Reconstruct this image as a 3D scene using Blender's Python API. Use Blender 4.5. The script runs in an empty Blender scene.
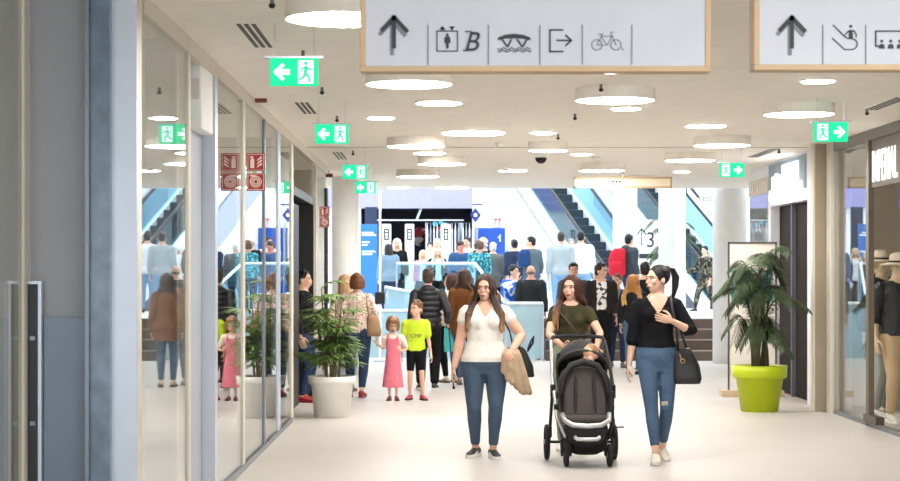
import bpy, bmesh, math, random
from mathutils import Vector, Matrix
sc = bpy.context.scene
PI = math.pi
# ---------------------------------------------------------------- camera, world, exposure
EYE = 1.62; F = 1800.0; VX, VY = 440.0, 273.0
cam_d = bpy.data.cameras.new('camera'); cam = bpy.data.objects.new('camera', cam_d)
sc.collection.objects.link(cam); sc.camera = cam
cam.location = (0, 0, EYE); cam.rotation_euler = (PI/2, 0, 0)
cam_d.sensor_width = 36; cam_d.lens = 72
cam_d.shift_x = (450 - VX)/900; cam_d.shift_y = (VY - 240.5)/900
cam_d.clip_end = 300
cam_d.dof.use_dof = True; cam_d.dof.focus_distance = 16.5; cam_d.dof.aperture_fstop = 7.0
world = bpy.data.worlds.new('world'); sc.world = world; world.use_nodes = True
wb = world.node_tree.nodes['Background']
wb.inputs[0].default_value = (0.86, 0.94, 1.0, 1); wb.inputs[1].default_value = 1.8
sc.view_settings.view_transform = 'Standard'; sc.view_settings.look = 'None'
sc.view_settings.exposure = 0.76; sc.view_settings.gamma = 1.0
sc.view_settings.use_curve_mapping = False
sc.cycles.transparent_max_bounces = 32
sc.cycles.max_bounces = 12; sc.cycles.diffuse_bounces = 6
CEIL = 3.13
LAMP_E = 29.0
def area(name, loc, size, size_y, energy, col, rot=(0, 0, 0)):
    l = bpy.data.lights.new(name, 'AREA'); l.shape = 'RECTANGLE'; l.size = size; l.size_y = size_y
    l.energy = energy; l.color = col
    o = bpy.data.objects.new(name, l); o.location = loc; o.rotation_euler = rot
    sc.collection.objects.link(o); return o
# daylight of the glazed atrium roof, high above the hall beyond the corridor
area('atrium_skylight', (2, 40.5, 9.2), 17, 16, 800, (0.86, 0.94, 1.0))
# unseen fill light added behind the viewpoint to brighten the corridor
area('rear_fill_light', (1.5, -3.4, 1.7), 8, 2.6, 80, (0.90, 0.95, 1.0), (PI/2, 0, 0))
# ---------------------------------------------------------------- helpers
def PX(x, Y): return (x - VX)*Y/F
def PZ(y, Y): return EYE - (y - VY)*Y/F
def P(x, y, Y): return Vector((PX(x, Y), Y, PZ(y, Y)))
def lin(c):
    r = []
    for v in c[:3]:
        v = v/255.0
        r.append(v/12.92 if v <= 0.04045 else ((v+0.055)/1.055)**2.4)
    return (*r, 1)
_m = {}
def mat(name, col, rough=0.6, metal=0.0, bump=0.0, bscale=40.0, var=0.0, vscale=6.0, spec=0.5, sheen=0.0):
    if name in _m: return _m[name]
    m = bpy.data.materials.new(name); m.use_nodes = True; nt = m.node_tree
    b = nt.nodes['Principled BSDF']; c = lin(col)
    b.inputs['Base Color'].default_value = c; b.inputs['Roughness'].default_value = rough
    b.inputs['Metallic'].default_value = metal; b.inputs['Specular IOR Level'].default_value = spec
    tc = nt.nodes.new('ShaderNodeTexCoord')
    n = nt.nodes.new('ShaderNodeTexNoise'); n.inputs['Scale'].default_value = vscale; n.inputs['Detail'].default_value = 4
    nt.links.new(tc.outputs['Object'], n.inputs['Vector'])
    mx = nt.nodes.new('ShaderNodeMixRGB'); mx.blend_type = 'MULTIPLY'; mx.inputs[0].default_value = 1
    mr = nt.nodes.new('ShaderNodeMapRange'); mr.inputs[1].default_value = .3; mr.inputs[2].default_value = .7
    v = var if var else 0.03
    mr.inputs[3].default_value = 1 - v; mr.inputs[4].default_value = 1 + v
    nt.links.new(n.outputs['Fac'], mr.inputs[0])
    mx.inputs[1].default_value = c; nt.links.new(mr.outputs[0], mx.inputs[2]); nt.links.new(mx.outputs[0], b.inputs['Base Color'])
    if bump:
        n2 = nt.nodes.new('ShaderNodeTexNoise'); n2.inputs['Scale'].default_value = bscale; n2.inputs['Detail'].default_value = 3
        nt.links.new(tc.outputs['Object'], n2.inputs['Vector'])
        bp = nt.nodes.new('ShaderNodeBump'); bp.inputs['Strength'].default_value = bump; bp.inputs['Distance'].default_value = 0.02
        nt.links.new(n2.outputs['Fac'], bp.inputs['Height']); nt.links.new(bp.outputs[0], b.inputs['Normal'])
    _m[name] = m; return m
def emis(name, col, s=1.0):
    if name in _m: return _m[name]
    m = bpy.data.materials.new(name); m.use_nodes = True; nt = m.node_tree; nt.nodes.clear()
    o = nt.nodes.new('ShaderNodeOutputMaterial'); e = nt.nodes.new('ShaderNodeEmission')
    e.inputs[0].default_value = lin(col); e.inputs[1].default_value = s
    nt.links.new(e.outputs[0], o.inputs[0]); _m[name] = m; return m
def glassm(name, tint=(255, 255, 255), ior=1.5, rough=0.0, frost=0.0):
    if name in _m: return _m[name]
    m = bpy.data.materials.new(name); m.use_nodes = True; nt = m.node_tree; nt.nodes.clear()
    o = nt.nodes.new('ShaderNodeOutputMaterial'); mx = nt.nodes.new('ShaderNodeMixShader')
    t = nt.nodes.new('ShaderNodeBsdfTransparent'); t.inputs[0].default_value = lin(tint)
    g = nt.nodes.new('ShaderNodeBsdfGlossy'); g.inputs['Roughness'].default_value = rough
    g.inputs[0].default_value = (.95, .97, .97, 1)
    ge = nt.nodes.new('ShaderNodeNewGeometry'); dt = nt.nodes.new('ShaderNodeVectorMath'); dt.operation = 'DOT_PRODUCT'
    nt.links.new(ge.outputs['Normal'], dt.inputs[0]); nt.links.new(ge.outputs['Incoming'], dt.inputs[1])
    def mth(op, a, b=None):   # Schlick reflectance, the same from both sides of the pane
        n = nt.nodes.new('ShaderNodeMath'); n.operation = op
        for i, v in enumerate((a, b)):
            if v is None: continue
            if isinstance(v, (int, float)): n.inputs[i].default_value = v
            else: nt.links.new(v, n.inputs[i])
        return n.outputs[0]
    f0 = ((ior-1)/(ior+1))**2
    fr = mth('ADD', mth('MULTIPLY', mth('POWER', mth('SUBTRACT', 1.0, mth('ABSOLUTE', dt.outputs['Value'])), 5.0), 1-f0), f0)
    if frost:
        df = nt.nodes.new('ShaderNodeBsdfDiffuse'); df.inputs[0].default_value = lin(tint); m0 = nt.nodes.new('ShaderNodeMixShader'); m0.inputs[0].default_value = frost
        nt.links.new(t.outputs[0], m0.inputs[1]); nt.links.new(df.outputs[0], m0.inputs[2]); t = m0
    nt.links.new(fr, mx.inputs[0]); nt.links.new(t.outputs[0], mx.inputs[1]); nt.links.new(g.outputs[0], mx.inputs[2])
    nt.links.new(mx.outputs[0], o.inputs[0]); _m[name] = m; return m
def spots(name, base, cols, scale=60, thr=(.45, .5), vor=False):
    """patterned cloth: patches of several dye colours"""
    if name in _m: return _m[name]
    m = bpy.data.materials.new(name); m.use_nodes = True; nt = m.node_tree
    b = nt.nodes['Principled BSDF']; b.inputs['Roughness'].default_value = .85
    tc = nt.nodes.new('ShaderNodeTexCoord')
    prev = None
    for i, c in enumerate(cols):
        n = nt.nodes.new('ShaderNodeTexVoronoi' if vor else 'ShaderNodeTexNoise'); n.inputs['Scale'].default_value = scale*(1+.3*i)
        mp = nt.nodes.new('ShaderNodeMapping'); mp.inputs[1].default_value = (i*3.1, i*1.7, i*2.3)
        nt.links.new(tc.outputs['Object'], mp.inputs[0]); nt.links.new(mp.outputs[0], n.inputs['Vector'])
        mr = nt.nodes.new('ShaderNodeMapRange'); mr.inputs[1].default_value = thr[0]; mr.inputs[2].default_value = thr[1]
        nt.links.new(n.outputs[0], mr.inputs[0])
        mx = nt.nodes.new('ShaderNodeMixRGB')
        nt.links.new(mr.outputs[0], mx.inputs[0])
        if prev is None: mx.inputs[1].default_value = lin(base)
        else: nt.links.new(prev, mx.inputs[1])
        mx.inputs[2].default_value = lin(c); prev = mx.outputs[0]
    nt.links.new(prev, b.inputs['Base Color']); _m[name] = m; return m
def hairm(name, top, tip, z0, z1):
    """hair dyed from root colour (above z1) to tip colour (below z0), streaked"""
    if name in _m: return _m[name]
    m = bpy.data.materials.new(name); m.use_nodes = True; nt = m.node_tree
    b = nt.nodes['Principled BSDF']; b.inputs['Roughness'].default_value = .45; b.inputs['Specular IOR Level'].default_value = .35
    tc = nt.nodes.new('ShaderNodeTexCoord'); sp = nt.nodes.new('ShaderNodeSeparateXYZ'); nt.links.new(tc.outputs['Object'], sp.inputs[0])
    mr = nt.nodes.new('ShaderNodeMapRange'); mr.inputs[1].default_value = z0; mr.inputs[2].default_value = z1
    nt.links.new(sp.outputs[2], mr.inputs[0])
    mx = nt.nodes.new('ShaderNodeMixRGB'); nt.links.new(mr.outputs[0], mx.inputs[0])
    mx.inputs[1].default_value = lin(tip); mx.inputs[2].default_value = lin(top)
    mp = nt.nodes.new('ShaderNodeMapping'); mp.inputs[3].default_value = (90, 90, 7); nt.links.new(tc.outputs['Object'], mp.inputs[0])
    n = nt.nodes.new('ShaderNodeTexNoise'); n.inputs['Scale'].default_value = 1; nt.links.new(mp.outputs[0], n.inputs['Vector'])
    r2 = nt.nodes.new('ShaderNodeMapRange'); r2.inputs[1].default_value = .3; r2.inputs[2].default_value = .7; r2.inputs[3].default_value = .65; r2.inputs[4].default_value = 1.35
    nt.links.new(n.outputs['Fac'], r2.inputs[0])
    m2 = nt.nodes.new('ShaderNodeMixRGB'); m2.blend_type = 'MULTIPLY'; m2.inputs[0].default_value = 1
    nt.links.new(mx.outputs[0], m2.inputs[1]); nt.links.new(r2.outputs[0], m2.inputs[2]); nt.links.new(m2.outputs[0], b.inputs['Base Color'])
    bp = nt.nodes.new('ShaderNodeBump'); bp.inputs['Strength'].default_value = .6; bp.inputs['Distance'].default_value = .01
    nt.links.new(n.outputs['Fac'], bp.inputs['Height']); nt.links.new(bp.outputs[0], b.inputs['Normal'])
    _m[name] = m; return m

class G:
    """collects shapes that end up as ONE mesh"""
    def __init__(s): s.v = []; s.f = []
    def add(s, vs, fs):
        o = len(s.v); s.v += [Vector(v) for v in vs]; s.f += [tuple(i+o for i in f) for f in fs]; return s
    def box(s, x0, x1, y0, y1, z0, z1):
        s.add([(x0,y0,z0),(x1,y0,z0),(x1,y1,z0),(x0,y1,z0),(x0,y0,z1),(x1,y0,z1),(x1,y1,z1),(x0,y1,z1)],
              [(0,3,2,1),(4,5,6,7),(0,1,5,4),(1,2,6,5),(2,3,7,6),(3,0,4,7)]); return s
    def prism(s, pts, d):
        n = len(pts); pts = [Vector(p) for p in pts]; d = Vector(d)
        s.add(pts + [p+d for p in pts], [tuple(range(n))[::-1], tuple(range(n, 2*n))] + [(i, (i+1) % n, (i+1) % n+n, i+n) for i in range(n)]); return s
    def rings(s, rs, cap=True):
        n = len(rs[0]); vs = [p for r in rs for p in r]; fs = []
        for k in range(len(rs)-1):
            for i in range(n):
                j = (i+1) % n; fs.append((k*n+i, k*n+j, (k+1)*n+j, (k+1)*n+i))
        if cap: fs.append(tuple(range(n))[::-1]); fs.append(tuple(range((len(rs)-1)*n, len(rs)*n)))
        s.add(vs, fs); return s
    def loft(s, secs, n=20, p=2.0):
        """secs: (z, half width, half depth, cx, cy)"""
        rs = []
        for z, a, b, cx, cy in secs:
            r = []
            for i in range(n):
                t = 2*PI*i/n; c, q = math.cos(t), math.sin(t)
                r.append(Vector((cx + a*math.copysign(abs(c)**(2/p), c), cy + b*math.copysign(abs(q)**(2/p), q), z)))
            rs.append(r)
        return s.rings(rs)
    def tube(s, pts, rad, n=10, round_end=True):
        pts = [Vector(p) for p in pts]; m = len(pts)
        if not hasattr(rad, '__len__'): rad = [rad]*m
        rad = list(rad)
        if round_end:
            d0 = (pts[0]-pts[1]).normalized(); d1 = (pts[-1]-pts[-2]).normalized()
            pts = [pts[0]+d0*rad[0]*.75] + pts + [pts[-1]+d1*rad[-1]*.75]; rad = [rad[0]*.5] + rad + [rad[-1]*.5]; m += 2
        ref = None; rs = []
        for k in range(m):
            t = (pts[min(k+1, m-1)] - pts[max(k-1, 0)]).normalized()
            if ref is None: ref = t.orthogonal().normalized()
            ref = (ref - t*ref.dot(t))
            ref = ref.normalized() if ref.length > 1e-6 else t.orthogonal().normalized()
            w = t.cross(ref)
            rs.append([pts[k] + ref*(rad[k]*math.cos(2*PI*i/n)) + w*(rad[k]*math.sin(2*PI*i/n)) for i in range(n)])
        return s.rings(rs)
    def ell(s, c, r, n=14, m=9, M=None):
        c = Vector(c); rs = []
        for k in range(1, m):
            ph = PI*k/m; rs.append([c + Vector((r[0]*math.sin(ph)*math.cos(2*PI*i/n), r[1]*math.sin(ph)*math.sin(2*PI*i/n), -r[2]*math.cos(ph))) for i in range(n)])
        o = len(s.v); s.rings(rs, cap=False)
        a = len(s.v); s.v += [c+Vector((0,0,-r[2])), c+Vector((0,0,r[2]))]; L = (m-2)*n
        for i in range(n):
            j = (i+1) % n; s.f.append((a, o+j, o+i)); s.f.append((a+1, o+L+i, o+L+j))
        return s
    def lathe(s, prof, c=(0, 0, 0), n=32):
        c = Vector(c); return s.rings([[c+Vector((r*math.cos(2*PI*i/n), r*math.sin(2*PI*i/n), z)) for i in range(n)] for r, z in prof])
    def disc(s, c, r, t, axis='Y', n=24):
        c = Vector(c); a, b, d = {'Y': ((1,0,0),(0,0,1),(0,1,0)), 'Z': ((1,0,0),(0,1,0),(0,0,1)), 'X': ((0,1,0),(0,0,1),(1,0,0))}[axis]
        a, b, d = Vector(a), Vector(b), Vector(d)
        return s.prism([c + a*(r*math.cos(2*PI*i/n)) + b*(r*math.sin(2*PI*i/n)) for i in range(n)], d*t)
    def torus(s, c, R, r, axis='Y', n=24, m=8, a0=0, a1=2*PI):
        c = Vector(c); A, B = {'Y': ((1,0,0),(0,0,1)), 'Z': ((1,0,0),(0,1,0)), 'X': ((0,1,0),(0,0,1))}[axis]; A, B = Vector(A), Vector(B)
        full = abs(a1-a0-2*PI) < 1e-6
        pts = [c + A*(R*math.cos(a0+(a1-a0)*i/n)) + B*(R*math.sin(a0+(a1-a0)*i/n)) for i in range(n+1)]
        return s.tube(pts, r, m, round_end=False)
    def xf(s, M, i0=0):
        for i in range(i0, len(s.v)): s.v[i] = M @ s.v[i]
        return s
    def scale(s, k):
        s.v = [v*k for v in s.v]; return s
def rawmesh(name, g):
    me = bpy.data.meshes.new(name); me.from_pydata([tuple(v) for v in g.v], [], g.f); me.update()
    bm = bmesh.new(); bm.from_mesh(me); bmesh.ops.recalc_face_normals(bm, faces=bm.faces); bm.to_mesh(me); bm.free()
    return me
def put(name, g, m, parent=None, smooth=False, vox=None, it=2, cut=None, extra=(), bev=0.0, loc=None, sub=0):
    me = rawmesh(name, g)
    if vox or bev or sub:
        t = bpy.data.objects.new('tmp', me); sc.collection.objects.link(t)
        if vox:
            r = t.modifiers.new('r', 'REMESH'); r.mode = 'VOXEL'; r.voxel_size = vox
            if it:
                q = t.modifiers.new('s', 'SMOOTH'); q.factor = .5; q.iterations = it
        if bev:
            r = t.modifiers.new('b', 'BEVEL'); r.width = bev; r.segments = 2; r.limit_method = 'ANGLE'
        if sub:
            r = t.modifiers.new('u', 'SUBSURF'); r.levels = sub
        dg = bpy.context.evaluated_depsgraph_get(); n = bpy.data.meshes.new_from_object(t.evaluated_get(dg))
        bpy.data.objects.remove(t); me = n; me.name = name
    if cut:
        bm = bmesh.new(); bm.from_mesh(me)
        bmesh.ops.delete(bm, geom=[v for v in bm.verts if cut(v.co)], context='VERTS')
        for _ in range(2):
            bv = [v for v in bm.verts if v.is_boundary]
            bmesh.ops.smooth_vert(bm, verts=bv, factor=.5, use_axis_x=True, use_axis_y=True, use_axis_z=True)
        bm.to_mesh(me); bm.free()
    me.materials.clear(); me.materials.append(m)
    if extra:
        bm = bmesh.new(); bm.from_mesh(me)
        for k, (g2, m2) in enumerate(extra):
            me.materials.append(m2); vs = [bm.verts.new(v) for v in g2.v]
            for f in g2.f:
                try: ff = bm.faces.new([vs[i] for i in f]); ff.material_index = k+1; ff.smooth = smooth
                except ValueError: pass
        bmesh.ops.recalc_face_normals(bm, faces=bm.faces)
        bm.to_mesh(me); bm.free()
    if smooth:
        for p in me.polygons: p.use_smooth = True
    o = bpy.data.objects.new(name, me); sc.collection.objects.link(o)
    if parent: o.parent = parent
    if loc: o.location = loc
    return o
def tag(o, label, cat, group=None, kind=None):
    o['label'] = label; o['category'] = cat
    if group: o['group'] = group
    if kind: o['kind'] = kind
    return o
def thing(name, loc, label, cat, rz=0, group=None):
    o = bpy.data.objects.new(name, None); o.location = loc; o.rotation_euler = (0, 0, rz); o.empty_display_size = .1
    sc.collection.objects.link(o); return tag(o, label, cat, group)
def struct(name, g, m, **k):
    o = put(name, g, m, **k); o['kind'] = 'structure'; return o
def dup(root, loc, rz=None, label=None):
    r = root.copy(); sc.collection.objects.link(r); r.location = loc
    if rz is not None: r.rotation_euler = (0, 0, rz)
    if label: r['label'] = label
    for ch in list(root.children):
        c = ch.copy(); sc.collection.objects.link(c); c.parent = r
        for gg in ch.children:
            d = gg.copy(); sc.collection.objects.link(d); d.parent = c
    return r
def txt(name, s, m, parent, origin, right, up, size, depth=.004, sx=1.0, shear=0.0, bold=0.0):
    cu = bpy.data.curves.new('t', 'FONT'); cu.body = s; cu.size = size; cu.extrude = depth/2; cu.offset = bold; cu.shear = shear
    t = bpy.data.objects.new('t', cu); sc.collection.objects.link(t)
    dg = bpy.context.evaluated_depsgraph_get(); me = bpy.data.meshes.new_from_object(t.evaluated_get(dg)); bpy.data.objects.remove(t)
    right, up = Vector(right).normalized(), Vector(up).normalized(); n = right.cross(up)
    for v in me.vertices: v.co = Vector(origin) + right*(v.co.x*sx) + up*v.co.y + n*v.co.z
    me.materials.clear(); me.materials.append(m)
    o = bpy.data.objects.new(name, me); sc.collection.objects.link(o)
    if parent: o.parent = parent
    return o
# ---------------------------------------------------------------- materials
WHITE = mat('white_paint', (246, 246, 244), .55, bump=.05)
WALLW = mat('atrium_white', (240, 243, 246), .6)
ALU = mat('aluminium', (196, 201, 212), .35, .35)
ALUD = mat('dark_aluminium', (120, 124, 132), .35, .6)
CREAMF = mat('cream_frame', (214, 205, 190), .5)
BLACK = mat('black_plastic', (20, 20, 22), .45)
DARK = mat('dark_panel', (40, 36, 35), .5)
WOOD = mat('light_wood', (206, 176, 138), .55, var=.08, vscale=3)
CEILM = mat('ceiling_plaster', (246, 240, 230), .8, bump=.1, bscale=8)
GLASS = glassm('storefront_glass', (245, 247, 246), 1.45)
FROST = glassm('frosted_balustrade_glass', (212, 236, 244), 1.4, 0.0, .5)
GLASSB = glassm('balustrade_glass', (206, 234, 242), 1.4)
# ================================================================ THE SETTING
fm = mat('polished_floor', (190, 184, 177), .42, bump=.04, bscale=.8, var=.035, vscale=.7, spec=.16)
struct('floor', G().box(-9, 14, -4, 62, -.12, 0), fm)
struct('ceiling', G().box(-9, 12, -4, 31.8, CEIL, CEIL+.35), CEILM)
struct('trim_1', G().box(-1.6, 4.5, 21.58, 21.62, CEIL-.006, CEIL), mat('joint_beige', (190, 176, 155), .8))
# atrium shell
struct('wall_back', G().box(-10, -2.2, 50, 50.3, -.1, 9.5).box(.9, 14, 50, 50.3, -.1, 9.5).box(-2.2, .9, 50, 50.3, 3.42, 9.5), WALLW)
struct('wall_left', G().box(-9.3, -9, -4, 50, -.1, 9.5), WALLW)
struct('wall_right', G().box(14, 14.3, 31, 50, -.1, 9.5).box(8.2, 8.5, 6, 31, -.1, 3.13), WALLW)
struct('trim_2', G().box(-9, 14, 31.8, 32.1, CEIL, 9.5), WALLW)
struct('trim_3', G().box(-4, .9, 49.9, 50, 3.42, 4.7), mat('lavender_fascia', (158, 155, 212), .6))
# raised level
lvl = mat('raised_floor', (232, 232, 230), .5)
struct('floor_2', G().box(-9, 1.89, 36, 50, 0, .75).box(1.89, 14, 34.7, 50, 0, .75), lvl)
st = thing('staircase', (3.4, 33.2, 0), 'wide brown staircase of four steps behind the walkers', 'stairs')
brown = mat('stair_brown', (104, 88, 78), .6); nose = mat('stair_nosing', (150, 134, 120), .5)
for k in range(4):
    z0 = .1875*k; y0 = .375*k
    s_ = put('step', G().box(-1.43, 2.0, y0, 1.5, z0, z0+.1875), brown, st)
    put('nosing', G().box(-1.43, 2.0, y0-.012, y0+.05, z0+.1675, z0+.19), nose, s_)
# ---- left shopfront: pier, posts, panes
def Yl(px, X): return F*X/(px - VX)
XL = -1.62
grey = mat('grey_wall', (150, 152, 156), .35, var=.04, vscale=.5)
greyb = mat('blue_grey_panel', (112, 124, 142), .3)
struct('wall_pier', G().box(-2.15, -1.80, 9.3, 9.5, 0, CEIL), grey)
o = tag(put('lower_panel', G().box(-2.04, -1.80, 9.27, 9.3, 0, PZ(318, 9.27)), greyb), 'blue grey panel covering the lower half of the grey pier at left', 'wall panel')
t = thing('door_handle_strip', (-2.0, 9.25, 0), 'tall black strip in an aluminium frame on the grey pier at left', 'pull bar')
put('frame', G().box(-.125, -.045, -.02, .02, 0, PZ(281, 9.25)), ALU, t); put('insert', G().box(-.112, -.062, -.028, -.02, 0, PZ(284, 9.25)), BLACK, t)
for yy in (338, 423):
    put('bolt', G().box(-.10, -.074, -.034, -.028, PZ(yy+2, 9.25), PZ(yy-2, 9.25)), ALUD, t)
marb = mat('blue_marble', (112, 130, 148), .2, var=.22, vscale=9)
struct('trim_4', G().box(-1.80, -1.695, 9.24, 9.5, 0, CEIL), marb)
struct('trim_5', G().box(-1.815, -1.795, 9.2, 9.3, 0, CEIL), ALUD)
struct('trim_6', G().box(-1.695, -1.567, 9.3, 9.34, 0, CEIL), ALU)
struct('trim_7', G().box(-1.64, -1.607, 9.4, 9.70, 0, CEIL), CREAMF)
struct('window_1', G().box(-2.14, -2.13, 6.0, 9.16, 0, CEIL), GLASS)
struct('trim_8', G().box(-2.145, -2.115, 9.16, 9.3, 0, CEIL), CREAMF)
# panes along the corridor plane
def pane(n, y0, y1, zt=3.03, x=XL): struct('window_%d' % n, G().box(x-.008, x, y0, y1, .06, zt), GLASS)
def post(n, y0, y1, w=.05, zt=3.05, m=ALU): struct('trim_%d' % n, G().box(XL-w, XL+.012, y0, y1, 0, zt), m)
pane(2, 9.70, 11.52); post(9, 11.52, 11.62, .05, m=CREAMF)
struct('trim_10', G().box(-1.9, -1.70, 11.62, 12.85, 0, CEIL), mat('niche_grey', (176, 180, 188), .5))
struct('trim_11', G().box(-1.73, -1.605, 12.85, 13.0, 0, 3.08), ALU)
t = thing('air_curtain', (-1.67, 12.2, 2.6), 'white boxy unit mounted high between two glazed panels at left', 'door operator')
put('housing', G().box(-.07, .055, 0, .6, 0, .44), WHITE, t, bev=.012); put('grille', G().box(-.055, .04, -.006, 0, .20, .34), mat('warm_white', (222, 214, 200), .6), t)
pane(3, 13.0, 14.72); post(12, 14.72, 14.86, .04, m=CREAMF)
pane(4, 14.86, 16.5); post(13, 16.5, 16.6, .03, m=ALUD); pane(5, 16.6, 17.9); post(14, 17.9, 18.15, .06)
pane(6, 18.15, 19.5); post(15, 19.5, 19.75, .06, m=CREAMF)
struct('trim_16', G().box(XL-.05, XL+.02, 9.74, 19.75, 3.03, CEIL).box(XL-.05, XL+.02, 19.75, 25.6, 3.03, CEIL), CREAMF)
struct('trim_17', G().box(XL-.05, XL+.02, 9.74, 11.5, 0, .06).box(XL-.05, XL+.02, 13.0, 19.6, 0, .05), ALUD)
# dark doorway
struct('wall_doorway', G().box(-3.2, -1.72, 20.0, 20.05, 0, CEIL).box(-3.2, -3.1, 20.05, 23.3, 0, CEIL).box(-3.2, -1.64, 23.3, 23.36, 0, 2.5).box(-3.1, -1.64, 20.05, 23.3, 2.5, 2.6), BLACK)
o = tag(put('black_door_leaf', G().box(-1.77, -1.725, 20.1, 22.0, .02, PZ(199, 20)), BLACK), 'plain black panel standing open at the dark doorway left of the bamboo palm', 'door')
pane(7, 23.45, 25.5); post(18, 23.36, 23.45, .04, m=CREAMF)
struct('trim_19', G().box(-1.75, -1.60, 25.5, 25.8, 0, PZ(188, 25.5)), DARK)
# shop behind the left glass
struct('wall_left_shop', G().box(-5.2, -5.1, 9.5, 26.5, 0, CEIL).box(-5.2, -1.7, 26.4, 26.5, 0, CEIL).box(-5.2, -2.15, 9.4, 9.5, 0, CEIL), mat('shop_beige', (205, 196, 180), .7))
struct('wall_left_near', G().box(-5.2, -5.1, 2.0, 9.4, 0, CEIL), mat('near_shop_olive', (112, 106, 92), .7))
# ---- right shopfront
XR = 4.54
taupe = mat('taupe_pier', (158, 144, 124), .6)
struct('wall_right_pier', G().box(4.375, 4.60, 21.0, 21.15, 0, CEIL), taupe)
struct('trim_20', G().box(4.355, 4.375, 21.0, 21.15, 0, CEIL), CREAMF)
struct('trim_21', G().box(4.50, 4.60, 20.72, 20.97, 0, CEIL), mat('pale_frame', (206, 200, 188), .5))
struct('window_8', G().box(XR, XR+.008, 19.15, 20.72, .05, 3.02), GLASS)
struct('trim_22', G().box(XR-.01, XR+.05, 19.03, 19.15, 0, 3.02), mat('bronze_mullion', (120, 108, 92), .4, .4))
struct('window_9', G().box(XR, XR+.008, 14.0, 17.0, .05, 3.02), GLASS)
struct('trim_23', G().box(XR-.01, XR+.05, 14.0, 20.9, 3.02, CEIL), mat('header_grey', (120, 116, 106), .5))
struct('trim_24', G().box(XR-.01, XR+.05, 14.0, 20.9, 0, .05), ALUD)
struct('wall_right_shop', G().box(4.6, 8.2, 21.9, 22.0, 0, CEIL).box(4.6, 8.2, 14.0, 14.1, 0, CEIL), mat('display_beige', (206, 194, 174), .7))
tag(put('floor_patch_fitting', G().box(XR-.05, XR+.04, 18.55, 19.1, .05, .13), mat('patch_grey', (96, 88, 76), .4, .5)), 'small grey metal patch fitting at the foot of the right glazing', 'door fitting')
# second shop: white portal
lil = mat('portal_white', (228, 228, 234), .45)
struct('wall_portal', G().box(XR, XR+.3, 21.15, 22.25, 0, CEIL).box(XR, XR+.3, 24.7, 26.4, 0, 2.9).box(XR, XR+.3, 22.25, 24.7, 2.53, CEIL).box(XR+.02, XR+.3, 24.7, 26.4, 2.9, CEIL), lil)
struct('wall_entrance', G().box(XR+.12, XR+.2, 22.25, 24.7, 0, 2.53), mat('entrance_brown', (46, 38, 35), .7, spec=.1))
struct('trim_25', G().box(XR+.06, XR+.12, 23.55, 23.6, 0, 2.53), ALUD)
struct('window_10', G().box(XR-.01, XR, 24.9, 26.35, .9, 2.72), GLASS)
sgn = thing('shop_fascia_sign', (XR, 22.3, 2.9), 'blue grey fascia board with glowing white letters over the dark shop entrance at right', 'shop sign')
put('board', G().box(-.012, 0, 0, 2.5, -.22, .2), mat('fascia_bluegrey', (140, 158, 172), .6), sgn)
GLOW = emis('glowing_white', (255, 255, 255), 2.2)
for (a, b, z0, z1) in ((.42, 1.4, -.34, .14), (1.50, 1.62, -.30, .02), (1.62, 1.78, -.30, -.20), (1.78, 1.9, -.30, .05), (1.98, 2.1, -.30, .02), (2.1, 2.3, -.30, -.16), (.2, .4, -.34, -.12)):
    put('letter', G().box(-.045, -.013, a, b, z0, z1), GLOW, sgn, bev=.01)
s2 = thing('shop_name_strip', (XR-.012, 24.8, 2.75), 'beige strip of raised pale letters above the far right shop window', 'shop sign')
put('board', G().box(-.01, 0, 0, 1.55, -.02, .2), mat('strip_beige', (196, 184, 164), .6), s2)
for k in range(7):
    put('letter', G().box(-.022, -.01, .12+.2*k, .2+.2*k, .03, .15), CREAMF, s2)
# columns
def column(x, y, r, z0, z1, label, m=WHITE):
    g = G().lathe([(r, z0), (r, z1)], (x, y, 0), 40)
    o = tag(put('column', g, m, smooth=False), label, 'column')
    for p in o.data.polygons:
        if len(p.vertices) == 4: p.use_smooth = True
    return o
column(-1.50, 28.5, .215, 0, CEIL, 'white round column behind the bamboo palm at left')
column(PX(625, 37), 37, .25, .75, 9, 'slim white column at the foot of the escalators, beside the red backpack')
column(PX(672, 35.6), 35.6, .265, .75, 9, 'white column on the raised level behind the ponytailed walker')
column(PX(730, 32.4), 32.4, .31, 0, 9, 'thick white column behind the poster stand at right')
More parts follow.
